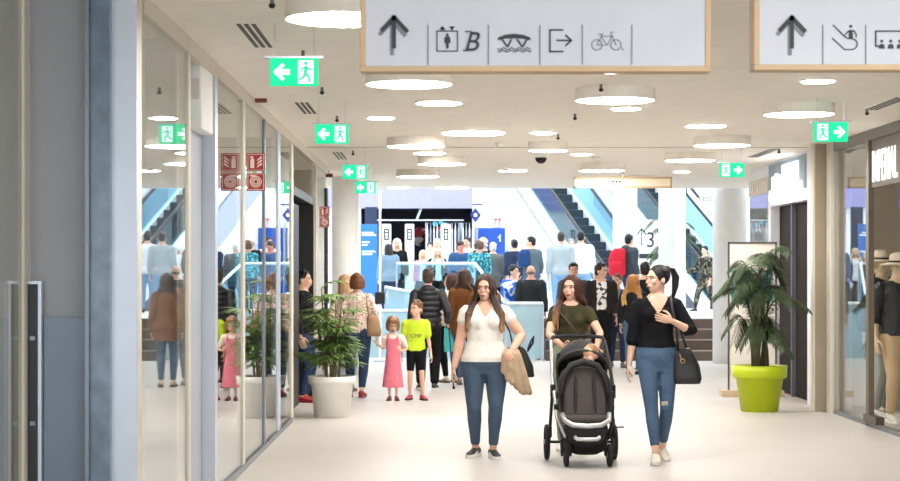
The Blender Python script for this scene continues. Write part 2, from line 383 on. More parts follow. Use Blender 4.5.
# ---- escalators
def escalator(bx, by, rise, label):
    z0 = .75
    t = thing('escalator', (bx, by, z0), label, 'escalator')
    d = Vector((-.54, 1.66, 1.0)); R = Vector((1.66, .54, 0)).normalized()
    def slab(o0, zlo, zhi, w, r0=0, r1=rise):
        g = G(); a = R*o0 + d*r0; b = R*o0 + d*r1; w_ = R*w
        g.add([a+Vector((0,0,zlo)), a+w_+Vector((0,0,zlo)), b+w_+Vector((0,0,zlo)), b+Vector((0,0,zlo)),
               a+Vector((0,0,zhi)), a+w_+Vector((0,0,zhi)), b+w_+Vector((0,0,zhi)), b+Vector((0,0,zhi))],
              [(0,3,2,1),(4,5,6,7),(0,1,5,4),(1,2,6,5),(2,3,7,6),(3,0,4,7)]); return g
    put('truss', slab(-.62, -1.15, -.12, 1.24, .9), mat('cladding_grey', (180, 188, 200), .4), t)
    for sgn_ in (-1, 1):
        put('skirt', slab(.5*sgn_ - (.12 if sgn_ < 0 else 0), -.2, .2, .12), mat('skirt_white', (232, 238, 244), .35), t)
        b = put('balustrade', slab(.54*sgn_, .1, .92, .012), GLASSB, t)
        g = G(); q = R*(.54*sgn_)
        g.tube([q+d*(-.35)+Vector((0,0,1.12)), q+Vector((0,0,.95)), q+d*rise+Vector((0,0,.95))], .038, 8)
        put('handrail', g, BLACK, b)
    ns = int(rise/.2); dm = mat('step_dark', (46, 52, 60), .45, .3); dl = mat('step_edge', (120, 134, 150), .4)
    hv = Vector((-.54, 1.66, 0))
    for k in range(ns):
        a = hv*(.2*k) + Vector((0, 0, .2*k)); g = G(); L = -R*.5; w = R*1.0; dd = hv*.2
        p = [a+L, a+L+w, a+L+w+dd, a+L+dd]
        g.add([q-Vector((0,0,.16)) for q in p] + [q+Vector((0,0,.2)) for q in p], [(0,3,2,1),(4,5,6,7),(0,1,5,4),(1,2,6,5),(2,3,7,6),(3,0,4,7)])
        s_ = put('step', g, dm, t)
        e = G(); e.prism([a+L+Vector((0,0,.202)), a+L+w+Vector((0,0,.202)), a+L+w+dd*.2+Vector((0,0,.202)), a+L+dd*.2+Vector((0,0,.202))], (0,0,.004))
        put('step_edge', e, dl, s_)
    return t
escalator(4.2, 40, 4.4, 'left escalator with dark steps climbing behind the man with the red backpack')
escalator(6.9, 43, 3.9, 'right escalator behind the thick column, climbing away above the camouflage outfit')
# ================================================================ CEILING LIGHTS
LE = emis('lamp_diffuser', (255, 251, 246), LAMP_E); LR = mat('lamp_rim', (244, 238, 228), .6)
def drum(px, py, D, label, h=.10):
    zb = CEIL - h; Y = (zb-EYE)*F/(VY-py); x = PX(px, Y)
    t = thing('drum_ceiling_light', (x, Y, zb), label, 'ceiling light', group='round drum lights on the corridor ceiling')
    put('rim', G().lathe([(D/2-.012, .008), (D/2, 0), (D/2, h), (D/2-.012, h)], n=48), LR, t)
    put('diffuser', G().lathe([(D/2-.012, .002), (D/2-.012, .01)], n=48), LE, t)
def spot(px, py, D, label):
    Y = (CEIL-EYE)*F/(VY-py); x = PX(px, Y)
    t = thing('recessed_ceiling_light', (x, Y, CEIL), label, 'ceiling light', group='round lights set flush in the corridor ceiling')
    put('rim', G().lathe([(D/2-.01, -.012), (D/2+.008, -.012), (D/2+.008, 0), (D/2-.01, 0)], n=40), LR, t)
    put('diffuser', G().lathe([(D/2-.008, -.018), (D/2-.008, -.002)], n=40), LE, t)
for a in ((344, 20, .65, 'large drum light nearest the camera, partly behind the left hanging sign'),
          (409, 85, .65, 'large drum light right under the up arrow end of the left hanging sign'),
          (615, 101, .65, 'large drum light below the middle of the left hanging sign, right of the bicycle'),
          (416, 147, .65, 'drum light just above right of the second left exit sign'),
          (548, 151, .46, 'smaller drum light beside the black dome camera'),
          (442, 164.5, .63, 'drum light left of the dome camera, deep in the corridor'),
          (602, 171, .63, 'drum light above the far wood framed sign, right of the dome camera'),
          (418, 177, .63, 'drum light next to the third exit sign on the left'),
          (690, 161, .63, 'drum light above the slim white columns, left of the far right exit sign'),
          (722, 146, .63, 'drum light just above the far right exit sign'),
          (799, 115, .63, 'large drum light right below the right hanging sign'),
          (642, 182.5, .64, 'farthest drum light, over the far wood framed sign')): drum(*a)
for a in ((439, 102, .41, 'flush light just right of the second drum light from the camera'),
          (626, 107.5, .28, 'small flush light overlapping the drum light under the bicycle pictogram'),
          (381, 117, .27, 'small flush light above left of the big flush disc'),
          (473.5, 132, .68, 'wide flush light disc in the middle of the ceiling'),
          (543, 132, .27, 'small flush light right of the wide flush disc'),
          (429.5, 152.5, .4, 'flush light between two drum lights left of centre'),
          (581, 153.5, .27, 'small flush light right of the dome camera'),
          (513, 170, .42, 'flush light below left of the dome camera'),
          (706, 125, .42, 'flush light left of the large drum light at right'),
          (818, 80, .27, 'flush light right under the right hanging sign'),
          (612, 70, .24, 'flush light half hidden behind the lower edge of the left hanging sign'),
          (452, 187, .6, 'last flush light in front of the atrium, left of centre'),
          (399, 187, .4, 'far flush light beside the farthest left exit sign'),
          (682, 171, .25, 'tiny flush light left of the far drum light at right')): spot(*a)
for (x, y, w) in ((1.9, 5.0, 'between the two hanging signs'),):   # extra lamp out of view, added for the light it gives
    t = thing('drum_ceiling_light', (x, y, CEIL-.12), 'added drum light out of view, '+w, 'ceiling light', group='drum lights added above the viewpoint')
    put('rim', G().lathe([(.313, .008), (.325, 0), (.325, .12), (.313, .12)], n=40), LR, t)
    put('diffuser', G().lathe([(.313, .002), (.313, .01)], n=40), LE, t)
for k, (x, y, w) in enumerate(((-3.4, 12.5, 'front of'), (-3.4, 16.5, 'middle of'), (-3.4, 21.5, 'back of'), (6.2, 17.6, 'front of'), (6.0, 20.2, 'back of'), (5.1, 19.0, 'window side of'), (7.2, 18.6, 'far side of'))):  # unseen lamps added to brighten both shop interiors
    t = thing('shop_fill_light', (x, y, CEIL-.03), 'added flat round light on the ceiling at the '+w+' the %s shop' % ('left' if x < 0 else 'right'), 'ceiling light', group='lights added inside the %s shop' % ('left' if x < 0 else 'right'))
    put('rim', G().lathe([(.21, 0), (.23, 0), (.23, .03), (.21, .03)], n=32), LR, t); put('diffuser', G().lathe([(.21, .002), (.21, .01)], n=32), LE, t)
# slot diffusers
slot_l = ['first black slot vent on the ceiling, nearest the camera at left', 'middle black slot vent at left, right of the first exit sign', 'farthest black slot vent at left, above the third exit sign',
          'grey slot vent above the imperial shop window', 'far slot vent above the white portal shop']
for (x, y0, y1), lb in zip(((-1.17, 10.85, 12.0), (-1.22, 15.85, 17.0), (-1.28, 22.4, 23.8), (3.97, 15.4, 16.6), (4.06, 21.8, 23.4)), slot_l):
    t = thing('slot_vent', (x, y0, CEIL), lb, 'air vent', group='slot vents along the ceiling edges')
    put('frame', G().box(-.075, .075, 0, y1-y0, -.006, 0), CEILM, t)
    for k in range(3): put('slot', G().box(-.06+.045*k, -.035+.045*k, .02, y1-y0-.02, -.010, -.006), BLACK, t)
# sprinklers
for px, py, w in ((272, 3, 'first sprinkler head, above the nearest slot vent'), (303, 55, 'sprinkler head just above the first exit sign'), (322, 91, 'sprinkler head between the first and second exit signs'),
               (337, 119, 'sprinkler head above the second exit sign'), (353, 153, 'sprinkler head above the third exit sign'), (575, 117, 'sprinkler head left of the small flush light in mid ceiling'),
               (558, 137, 'sprinkler head right of the small flush light over the dome camera'), (867, 112, 'sprinkler head left of the right slot vent'), (779, 151, 'sprinkler head above the white portal'), (601, 88, 'sprinkler head over the drum light under the bicycle')):
    Y = (CEIL-EYE-.03)*F/(VY-py)
    t = thing('sprinkler', (PX(px, Y), Y, CEIL), w, 'sprinkler', group='ceiling sprinklers')
    put('pipe', G().tube([(0,0,0), (0,0,-.035)], .012, 8, False), ALUD, t); put('deflector', G().lathe([(.006, -.06), (.02, -.05), (.016, -.035), (.01, -.033)], n=12), BLACK, t)
t = thing('dome_camera', (PX(541, 22.5), 22.5, CEIL), 'black dome security camera on the middle of the ceiling', 'security camera')
put('base', G().lathe([(.0, 0), (.10, 0), (.10, -.07), (.0, -.07)], n=24), WHITE, t); put('dome', G().ell((0, 0, -.07), (.075, .075, .075)), BLACK, t, smooth=True)
for px, py, w in ((500, 143, 'pair of small white detectors left of the dome camera'), (596, 157, 'small white detector right of the dome camera'), (505, 168, 'small white detector below the flush lights near the hall')):
    Y = (CEIL-EYE)*F/(VY-py); o = G().lathe([(.0, 0), (.06, 0), (.045, -.04), (0, -.045)], n=20)
    tag(put('smoke_detector', o, WHITE, loc=(PX(px, Y), Y, CEIL)), w, 'smoke detector')
# red boxes on the ceiling
for px, py, Y, w in ((260.5, 99.5, 15.6, 'small dark red box under the ceiling beyond the first exit sign'), (329, 175.5, 26.5, 'small dark red box under the ceiling at the far end of the left shopfront')):
    t = thing('alarm_box', (PX(px, Y), Y, PZ(py, Y)), w, 'alarm device')
    put('body', G().box(-.055, .055, -.04, .04, -.025, .025), mat('dark_red_plastic', (120, 44, 40), .5), t, bev=.004)
    put('stem', G().tube([(0, 0, .025), (0, 0, CEIL-PZ(py, Y))], .008, 6, False), ALUD, t)
# ================================================================ HANGING SIGNS
INK = mat('sign_ink', (54, 54, 60), .6); INKL = mat('sign_ink_light', (128, 128, 134), .6)
SW = mat('sign_white', (204, 206, 215), .5)
def strokes(name, segs, w, Y, x0, z0, parent, m=INK, t=.006):
    """segs: polylines in metres in the sign plane"""
    g = G()
    for s in segs:
        for (a, b) in zip(s[:-1], s[1:]):
            a = Vector((a[0], 0, a[1])); b = Vector((b[0], 0, b[1])); d = (b-a).normalized(); n = Vector((-d.z, 0, d.x))*w/2; e = d*w*.3
            g.prism([a-e-n, b+e-n, b+e+n, a-e+n], (0, -t, 0))
    return put(name, g, m, parent, loc=(x0, Y, z0))
def hanging_sign(x0, x1, zb, zt, Y, label, fw=.022, d=.10):
    t = thing('hanging_sign', (x0, Y, zb), label, 'hanging sign')
    W, H = x1-x0, zt-zb
    put('frame', G().box(0, W, 0, d, 0, fw).box(0, W, 0, d, H-fw, H).box(0, fw, 0, d, fw, H-fw).box(W-fw, W, 0, d, fw, H-fw), WOOD, t, bev=.003)
    put('panel', G().box(fw, W-fw, .006, d-.006, fw, H-fw), SW, t)
    for xx in (W*.2, W*.8): put('hanger', G().tube([(xx, d/2, H), (xx, d/2, CEIL-zb)], .008, 8, False), ALU, t)
    return t
SY = 7.0; K = SY/F
def sxy(px, py, x0=0): return ((px-VX)*K, EYE-(py-VY)*K)
def picto(px, py): x, z = sxy(px, py); return x, z
def big_arrow(px, parent, bx, bz):
    for (dx, dy, m, dep) in ((-2.0, 4.0, INKL, .003), (0, 0, INK, .006)):
        pts = lambda L: [tuple(((px+dx+a)*K, (-(b+dy))*K)) for a, b in L]
        strokes('arrow', [pts([(-12, 30), (0, 17)]), pts([(0, 17), (13, 31)]), pts([(0, 17), (0, 50 if dx else 47)])], 4.0*K, 0.006, -bx-VX*K, EYE+VY*K-bz, parent, m, dep)
def S(parent, bx, bz, name, L, w, m=INK):
    strokes(name, [[((a)*K, -b*K) for a, b in l] for l in L], w*K, 0.006, -bx-VX*K, EYE+VY*K-bz, parent, m, .004)
def circ(cx, cy, r, n=16, a0=0, a1=360): return [(cx+r*math.cos(math.radians(a0+(a1-a0)*i/n)), cy+r*math.sin(math.radians(a0+(a1-a0)*i/n))) for i in range(n+1)]
x0, z0 = sxy(360, 71.5); x1, z1 = sxy(711, -28)
hs = hanging_sign(x0, x1, z0, z1, SY, 'large wood framed white sign with elevator, bridge, exit and bicycle pictograms')
big_arrow(394, hs, x0, z0)
def dots(parent, bx, bz, name, L, m=INK):
    g = G()
    for cx, cy, r in L: g.disc((cx*K, 0, -cy*K), r*K, -.004)
    put(name, g, m, parent, loc=(-bx-VX*K, .006, EYE+VY*K-bz))
def poly(parent, bx, bz, name, LL, m=INK):
    g = G()
    for L in LL: g.prism([(a*K, 0, -b*K) for a, b in L], (0, -.004, 0))
    put(name, g, m, parent, loc=(-bx-VX*K, .006, EYE+VY*K-bz))
for dx in (428, 488.5, 540, 582.5, 632): S(hs, x0, z0, 'divider', [[(dx, 25), (dx, 64)]], 1.0, INKL)
S(hs, x0, z0, 'elevator_pictogram', [[(437, 31), (457.5, 31), (457.5, 51), (437, 51), (437, 31)], [(442.5, 30.5), (442.5, 27)], [(452, 30.5), (452, 27)]], 1.1)
poly(hs, x0, z0, 'elevator_figure', [[(444.8, 36.5), (450, 36.5), (450.6, 42.5), (449, 43), (448.6, 48.5), (446.2, 48.5), (445.8, 43), (444.2, 42.5)], [(439.5, 29.5), (445.5, 29.5), (442.5, 25.8)]])
poly(hs, x0, z0, 'elevator_arrow', [[(449, 26.4), (455, 26.4), (452, 30)]])
dots(hs, x0, z0, 'elevator_head', [(447.4, 34.8, 1.5)])
bm_ = txt('letter_b', 'B', INK, hs, ((463.5-VX)*K-x0, .006-.004+0, EYE-(50.8-VY)*K-z0), (1,0,0), (0,0,1), 27.5*K, .004, sx=.95, shear=.28, bold=.0004)
g_ = [[(463, 51), (470.5, 51), (470.5, 49.6), (463.3, 49.6)], [(465, 30.8), (472, 30.8), (472, 32.1), (465, 32.1)]]
poly(hs, x0, z0, 'letter_serif', g_)
poly(hs, x0, z0, 'bridge_pictogram', [[(498, 37.5), (505, 34.6), (514, 33.6), (523, 34.6), (530.5, 37.5), (530.5, 40), (523, 38.6), (514, 38.2), (505, 38.6), (498, 40)],
      [(501, 39), (503.2, 39), (508.5, 47), (506.5, 47)], [(510.5, 39), (512.5, 39), (508.5, 47), (506.5, 47)], [(516, 39), (518.2, 39), (523.5, 47), (521.5, 47)], [(526, 39), (528.2, 39), (523.5, 47), (521.5, 47)]])
S(hs, x0, z0, 'wave', [[(498 + i, 48.6+1.1*math.sin(i*.8)) for i in range(0, 34)], [(498 + i, 51+.9*math.sin(i*.8+.6)) for i in range(0, 34)]], .8)
S(hs, x0, z0, 'exit_pictogram', [[(563, 29.8), (550, 29.8), (550, 51.4), (563, 51.4)], [(557, 40.3), (571, 40.3)], [(565.8, 35.2), (571.5, 40.3), (565.8, 45.6)]], 1.6)
S(hs, x0, z0, 'bicycle_pictogram', [circ(597, 44.8, 5.2), circ(616, 44.8, 5.2), [(597, 44.8), (602, 36), (612.5, 36), (607, 45), (601, 36)], [(597, 44.8), (607, 45)], [(598.5, 34), (603.5, 34)], [(601, 34), (602, 37)], [(616, 44.8), (611, 32.5), (614, 31.5)], [(622, 48), (624, 50)]], .75, INKL)
x2, z2 = sxy(754, 70); x3, z3 = sxy(1050, -28)
hs2 = hanging_sign(x2, x3, z2, z3, SY, 'right hanging wood framed white sign with escalator and lounge pictograms, cut by the frame edge')
big_arrow(792, hs2, x2, z2)
for dx in (823, 866): S(hs2, x2, z2, 'divider', [[(dx, 25), (dx, 64)]], 1.0, INKL)
S(hs2, x2, z2, 'escalator_pictogram', [[(833.5, 25), (845, 36.5), (848, 38.3), (852, 38.5)], circ(852, 44, 5.4, 10, -90, 90), [(852, 49.5), (845, 49.5), (832.5, 38)], [(845, 35), (849, 30.6), (854, 30.5), (856.5, 34), (856.5, 37)]], 1.1)
poly(hs2, x2, z2, 'escalator_figure', [[(849, 30), (853, 30), (853, 38.5), (849, 38.5)]]); dots(hs2, x2, z2, 'escalator_head', [(851, 26.2, 1.5)])
[dots(hs2, x2, z2, 'lounge_head', [(x, 41, 1.5)]) for x in (882, 891, 900)]
for x in (882, 891, 900): poly(hs2, x2, z2, 'lounge_figure', [[(x-3, 48.5), (x-2.6, 45), (x-1.2, 43.8), (x+1.2, 43.8), (x+2.6, 45), (x+3, 48.5)]])
S(hs2, x2, z2, 'lounge_pictogram', [[(878.5, 46), (876, 46), (876, 31), (908, 31), (908, 46)]], 1.5)
# far hanging sign
Yf = 25.5; t = thing('hanging_sign', (PX(574, Yf), Yf, PZ(188, Yf)), 'small distant wood framed sign hanging before the escalators', 'hanging sign')
W = 98*Yf/F; H = 11*Yf/F
put('frame', G().box(0, W, 0, .1, 0, .025).box(0, W, 0, .1, H-.025, H).box(0, .025, 0, .1, 0, H).box(W-.025, W, 0, .1, 0, H), WOOD, t)
put('panel', G().box(.02, W-.02, .01, .09, .02, H-.02), mat('sign_cream', (240, 226, 200), .6), t)
g = G()
for k in range(3): g.disc((.55+.05*k, .01, .09), .016, -.006)
put('dots', g, INK, t); put('hanger', G().tube([(W*.5, .05, H), (W*.5, .05, CEIL-PZ(188, Yf))], .01, 6, False), ALU, t)
# ================================================================ EXIT SIGNS
EG = emis('exit_green', (34, 200, 138), 1.05); EW = emis('exit_white', (228, 255, 244), 1.15)
def exit_sign(px, py, flip, label, zc=2.83, s=1.0):
    Y = (zc-EYE)*F/(VY-py); x = PX(px, Y)
    t = thing('exit_sign', (x, Y, zc), label, 'exit sign')
    w, h = .145*s, .083*s; f = -1 if flip else 1
    put('panel', G().box(-w, w, 0, .025, -h, h), EG, t)
    put('housing', G().box(-w-.03, w+.03, -.01, .035, h, h+.012), ALU, t)
    [put('wire', G().tube([(q_*w*.8, .012, h+.01), (q_*w*.8, .012, CEIL-zc)], .0022, 6, False), ALU, t) for q_ in (-1, 1)]
    g = G(); q = lambda L: [(f*a*s, 0, b*s) for a, b in L]
    for L in ([(-.125, 0), (-.075, .052), (-.075, .018), (-.02, .018), (-.02, -.018), (-.075, -.018), (-.075, -.052)],):
        g.prism(q([(-.125, 0), (-.07, .055), (-.055, .04), (-.098, 0), (-.055, -.04), (-.07, -.055)]), (0, -.003, 0)); g.prism(q([(-.115, .017), (-.025, .017), (-.025, -.017), (-.115, -.017)]), (0, -.003, 0))
    put('arrow', g, EW, t)
    put('door_pictogram', G().prism(q([(.025, -.07), (.025, .07), (.118, .07), (.118, -.07)]), (0, -.002, 0)), EW, t)
    g = G()
    def ln(a, b, w_):
        a = Vector((f*a[0]*s, 0, a[1]*s)); b = Vector((f*b[0]*s, 0, b[1]*s)); d = (b-a).normalized(); n = Vector((-d.z, 0, d.x))*w_*s
        g.prism([a-n, b-n, b+n, a+n], (0, -.005, 0))
    ln((.075, .035), (.068, -.01), .010); ln((.068, -.01), (.092, -.03), .007); ln((.092, -.03), (.095, -.062), .006); ln((.068, -.01), (.055, -.035), .007); ln((.055, -.035), (.03, -.045), .006)
    ln((.072, .032), (.048, .018), .005); ln((.048, .018), (.04, -.002), .004); ln((.076, .032), (.098, .012), .005); ln((.098, .012), (.112, .018), .004)
    g.disc((f*.072*s, 0, .052*s), .011*s, -.005, n=12)
    put('running_figure', g, EG, t)
exit_sign(294, 72, False, 'nearest and largest green exit sign with left arrow')
exit_sign(332, 134, False, 'second green exit sign from the camera with left arrow')
exit_sign(355, 172, False, 'third green exit sign with left arrow, upper of the far pair')
exit_sign(365.5, 187.5, False, 'farthest green exit sign with left arrow, lower of the far pair')
exit_sign(831, 132, True, 'near green exit sign with right arrow at right')
exit_sign(732, 170, True, 'far green exit sign with right arrow by the poster stand column')
# ================================================================ FIRE SIGNS
RED = mat('sign_red', (158, 40, 38), .5); RW = mat('sign_red_white', (236, 214, 206), .5)
def fire_sign(x, Y, z, s, label):
    t = thing('fire_sign', (x, Y, z), label, 'safety sign')
    for k, zz in ((0, s*.53), (1, -s*.53)):
        p = put('plate', G().box(0, s, 0, .012, zz-s*.5, zz+s*.5), RED, t)
        b = s*.06; g = G().box(b, s-b, -.002, 0, zz+s*.5-b-.004, zz+s*.5-b).box(b, s-b, -.002, 0, zz-s*.5+b, zz-s*.5+b+.004).box(b, b+.004, -.002, 0, zz-s*.5+b, zz+s*.5-b).box(s-b-.004, s-b, -.002, 0, zz-s*.5+b, zz+s*.5-b)
        if k == 0:
            g.box(s*.2, s*.42, -.003, 0, zz-s*.32, zz+s*.18).box(s*.26, s*.36, -.003, 0, zz+s*.18, zz+s*.34).box(s*.16, s*.3, -.003, 0, zz+s*.26, zz+s*.32)
            for q in range(3): g.prism([(s*(.55+.0*q), 0, zz+s*(-.3+.18*q)), (s*.85, 0, zz+s*(-.12+.18*q)), (s*.8, 0, zz+s*(-.02+.18*q)), (s*.6, 0, zz+s*(-.2+.18*q))], (0, -.003, 0))
        else:
            for r in (.12, .21, .30): g.torus((s*.5, 0, zz), s*r, s*.028, n=20, m=5)
            g.box(s*.2, s*.5, -.003, 0, zz+s*.29, zz+s*.36)
        put('pictogram', g, RW, p)
fire_sign(-1.59, 14.8, PZ(172, 14.8), .15, 'near red extinguisher and hose reel flag sign on the left shopfront')
fire_sign(-1.60, 23.9, PZ(217, 23.9), .135, 'far red extinguisher and hose reel flag sign beyond the dark doorway')
o = tag(put('red_sticker', G().disc((0, 0, 0), .055, -.004, axis='X'), mat('sticker_red', (214, 48, 44), .5), loc=(XL+.004, 14.95, PZ(322, 14.9))), 'round red sticker on the glazed door at left', 'sticker')
# imperial shop sign
t = thing('shop_letter_sign', (XR+.02, 19.02, 2.52), 'grey brown fascia board behind glass with glowing white IMPERIAL letters', 'shop sign')
put('board', G().box(0, .04, -2.6, 0, 0, .52), mat('board_greybrown', (120, 110, 98), .6), t)
txt('lettering', 'IMPERIAL', emis('letter_white', (255, 255, 255), 1.8), t, (-.01, -.06, .06), (0, -1, 0), (0, 0, 1), .46, .004, sx=.56, bold=.004)
o = tag(put('blue_poster', G().box(XR+.3, XR+.32, 17.9, 19.0, 2.3, 2.5), mat('poster_blue', (70, 96, 220), .5)), 'blue strip banner below the imperial letters', 'banner')
# ================================================================ PEOPLE
def ik(a, t, l1, l2, pole):
    a, t = Vector(a), Vector(t); d = t-a; L = min(d.length, (l1+l2)*.999); d.normalize(); t = a+d*L
    x = (l1*l1-l2*l2+L*L)/(2*L); h = math.sqrt(max(l1*l1-x*x, 0)); pole = Vector(pole); pole = (pole-d*pole.dot(d)).normalized()
    return a+d*x+pole*h, t
def hand(g, w, d, s, n, k=1.0, curl=22, spread=5):
    """w wrist, d hand direction, s thumb side, n the way the palm faces"""
    d = Vector(d).normalized(); s = Vector(s); s = (s-d*s.dot(d)).normalized(); n0 = d.cross(s)
    if n0.dot(Vector(n)) < 0: n0 = -n0
    n = n0; w = Vector(w)
    rs = []
    for u, a, b in ((-.01, .022, .018), (.015, .028, .017), (.05, .038, .016), (.08, .040, .014), (.092, .036, .011)):
        c = w+d*u*k; rs.append([c + s*(a*k*math.cos(2*PI*i/12)) + n*(b*k*math.sin(2*PI*i/12)) for i in range(12)])
    g.rings(rs)
    for i, (off, L) in enumerate(((.029, .070), (.0095, .078), (-.0095, .072), (-.028, .057))):
        p = w + d*.082*k + s*off*k; ang = math.radians(curl*.4); dd = d*math.cos(ang)+n*math.sin(ang) + s*math.radians(spread)*(1.5-i)*.5
        pts = [p-d*.015*k, p]
        for q, fr in enumerate((.45, .32, .23)):
            ang2 = math.radians(curl)*(q+.4); dd = (d*math.cos(ang2)+n*math.sin(ang2) + s*(math.radians(spread)*(1.5-i)*.5)).normalized()
            pts.append(pts[-1]+dd*L*fr*k)
        g.tube(pts, [.0085*k, .009*k, .0085*k, .0078*k, .0062*k], 7)
    b = w + d*.02*k + s*.022*k
    g.tube([b, b+(d*.6+s*.7+n*.3).normalized()*.035*k, b+(d*.75+s*.62+n*.35).normalized()*.068*k, b+(d*.9+s*.45+n*.45).normalized()*.092*k], [.013*k, .0115*k, .0095*k, .007*k], 7)
HAIRN = [0]
def person(label, loc, H, head=0, b=1.0, fem=False, kid=0.0, arms=None, legs=None, turn=0, nod=0, skin=(224, 180, 156), hair=('short', (50, 36, 28)),
           top=None, low=None, shoes=((30, 30, 32), (230, 230, 230)), vox=.012, group=None, jacket=None, lean=0, face=True, name='person', cat='person', hands=None, bare=False):
    R = random.Random(len(label)*7 + int(loc[0]*100))
    root = thing(name, loc, label, cat, math.radians(head), group)
    k = 1 + kid; s = H/1.65; hh = .228*k
    sh = 1.65-hh-.072; hip = .86 - kid*.12
    def TZ(z): return hip+(z-.86)*(sh-hip)/.49 if z > .86 else z*hip/.86
    def LY(z): return -lean*max(0, z-hip)
    swd = (.153 if fem else .178)*(.6+.4*b)*(1 - .25*kid)
    if fem: secs = [(.78, .15, .10), (.84, .182, .118), (.90, .186, .124), (.97, .162, .108), (1.05, .132, .094), (1.16, .142, .10), (1.26, .155, .105), (1.33, .152, .086), (1.375, .10, .068), (1.42, .05, .05)]
    else: secs = [(.78, .14, .10), (.85, .168, .115), (.90, .168, .116), (.97, .156, .108), (1.06, .148, .103), (1.18, .165, .11), (1.28, .178, .115), (1.345, .168, .09), (1.385, .11, .07), (1.43, .056, .055)]
    bw = lambda z: b if z < 1.3 else (1+(b-1)*.45)
    kd = 1 - .2*kid
    secs = [(TZ(z), a*bw(z)*kd, d*bw(z)*(1-.05*kid), 0, .005+LY(TZ(z))) for z, a, d in secs]
    def torso(g, m, z0, z1, flare=0, sw=0):
        zs = [z0+(z1-z0)*i/11 for i in range(12)]; out = []
        for z in zs:
            q = secs[0] if z <= secs[0][0] else secs[-1]
            for A, B in zip(secs[:-1], secs[1:]):
                if A[0] <= z <= B[0]:
                    u = (z-A[0])/(B[0]-A[0]); q = tuple(A[i]*(1-u)+B[i]*u for i in range(5)); break
            f = flare*max(0, (hip+.18-z))/.5
            out.append((z, q[1]+m+f, q[2]+m+f*.7, 0, q[4]))
        g.loft(out, 22, 2.15)
        if fem and z1 > TZ(1.22):
            for sx in (-1, 1): g.ell((sx*.064*b, -.066*b+LY(TZ(1.24)), TZ(1.232)), (.058*b+m, .052*b+m, .066*b+m))
        if z0 < TZ(.82):
            for sx in (-1, 1): g.ell((sx*.075*b, .062*b, TZ(.87)), (.082*b+m, .07*b+m, .09+m*.5))
    # ---- limbs
    arms = arms or {}; legs = legs or {}
    UA, FA = .275*(1-.06*kid), .245*(1-.06*kid)
    A = {}; Lg = {}
    for sx in (-1, 1):
        a = arms.get(sx, {}); S0 = Vector((sx*swd, .01+LY(sh), sh-.03))
        t = Vector(a.get('w', (sx*(swd+.065), -.03, sh-.53))); 
        e, w = ik(S0, t, UA, FA, a.get('pole', (sx*.2, 1, -.3)))
        d = Vector(a.get('d', (w-e).normalized())); A[sx] = (S0, e, w, d, a)
        l = legs.get(sx, {}); H0 = Vector((sx*.088*b*kd, 0, hip)); t = Vector(l.get('a', (sx*.085*b*kd, 0, .075)))
        kn, an = ik(H0, t, hip*.487, hip*.452, l.get('pole', (sx*.08, -1, 0))); Lg[sx] = (H0, kn, an, l)
    def interp(chain, u):   # u in 0..2
        i = min(int(u), 1); f = u-i; return chain[i].lerp(chain[i+1], f)
    ar = [(0, .056), (.3, .050), (.7, .043), (1.0, .037), (1.2, .040), (1.6, .031), (2.0, .0245)]
    ba = 1+(b-1)*1.1
    if not fem: ar = [(u, r*1.1) for u, r in ar]
    def arm(g, sx, m, u1=2.0, u0=0, flare=0):
        S0, e, w, d, a = A[sx]; us = [u for u, _ in ar if u0 <= u < u1-.05]+[u1]
        rr = lambda u: next(r1+(r2-r1)*(u-q1)/(q2-q1) for (q1, r1), (q2, r2) in zip(ar[:-1], ar[1:]) if q1 <= u <= q2)
        g.tube([interp((S0, e, w), u) for u in us], [rr(u)*ba*kd+m+flare*u/u1 for u in us], 12)
    lr = [(0, .092), (.3, .084), (.7, .066), (1.0, .054), (1.3, .053), (1.6, .041), (2.0, .030)]
    def leg(g, sx, m, u1=2.0, flare=0, u0=0):
        H0, kn, an, l = Lg[sx]; us = [u for u, _ in lr if u0 <= u < u1-.05]+[u1]
        rr = lambda u: next(r1+(r2-r1)*(u-q1)/(q2-q1) for (q1, r1), (q2, r2) in zip(lr[:-1], lr[1:]) if q1 <= u <= q2)
        g.tube([interp((H0, kn, an), u) for u in us], [rr(u)*(b if u < 1 else 1+(b-1)*.7)*kd+m+flare*u/u1 for u in us], 14)
    # ---- head transform
    hc = Vector((0, -.012+LY(sh+.15), 1.65-.122*k)); neckb = Vector((0, .018+LY(sh), sh+.02))
    HM = Matrix.Translation(hc) @ Matrix.Rotation(math.radians(turn), 4, 'Z') @ Matrix.Rotation(math.radians(nod), 4, 'X') @ Matrix.Scale(k, 4)
    HB = Matrix.Translation(hc) @ Matrix.Rotation(math.radians(turn*.15), 4, 'Z') @ Matrix.Scale(k, 4); HI = HM.inverted()
    g = G(); torso(g, 0, secs[0][0], secs[-1][0])
    for sx in (-1, 1):
        arm(g, sx, 0); leg(g, sx, 0)
        H0, kn, an, l = Lg[sx]; fd = Vector(l.get('f', (sx*.15, -1, -.0))).normalized()
        g.tube([an+Vector((0, 0, -.01))-fd*.03, an+fd*.05+Vector((0, 0, -.035)), an+fd*.15*kd+Vector((0, 0, -.052))], [.028*kd, .022*kd, .014*kd], 10)
        g.ell((sx*swd*.96, .01+LY(sh), sh-.038), (.050*ba*kd, .050*ba*kd, .050*kd))
    g.tube([neckb-Vector((0, 0, .05)), neckb, HM @ Vector((0, .022, -.055))], [.062*kd, .05 if fem else .058, .047 if fem else .055], 14)
    i0 = len(g.v)
    g.ell((0, .012, .026), (.073, .092, .086), 20, 12); g.ell((0, -.022, -.032), (.056, .062, .078), 18, 12); g.ell((0, -.052, -.086), (.027, .026, .020))
    g.ell((0, -.064, .026), (.050, .024, .020)); g.ell((0, -.02, -.05), (.058, .05, .035))
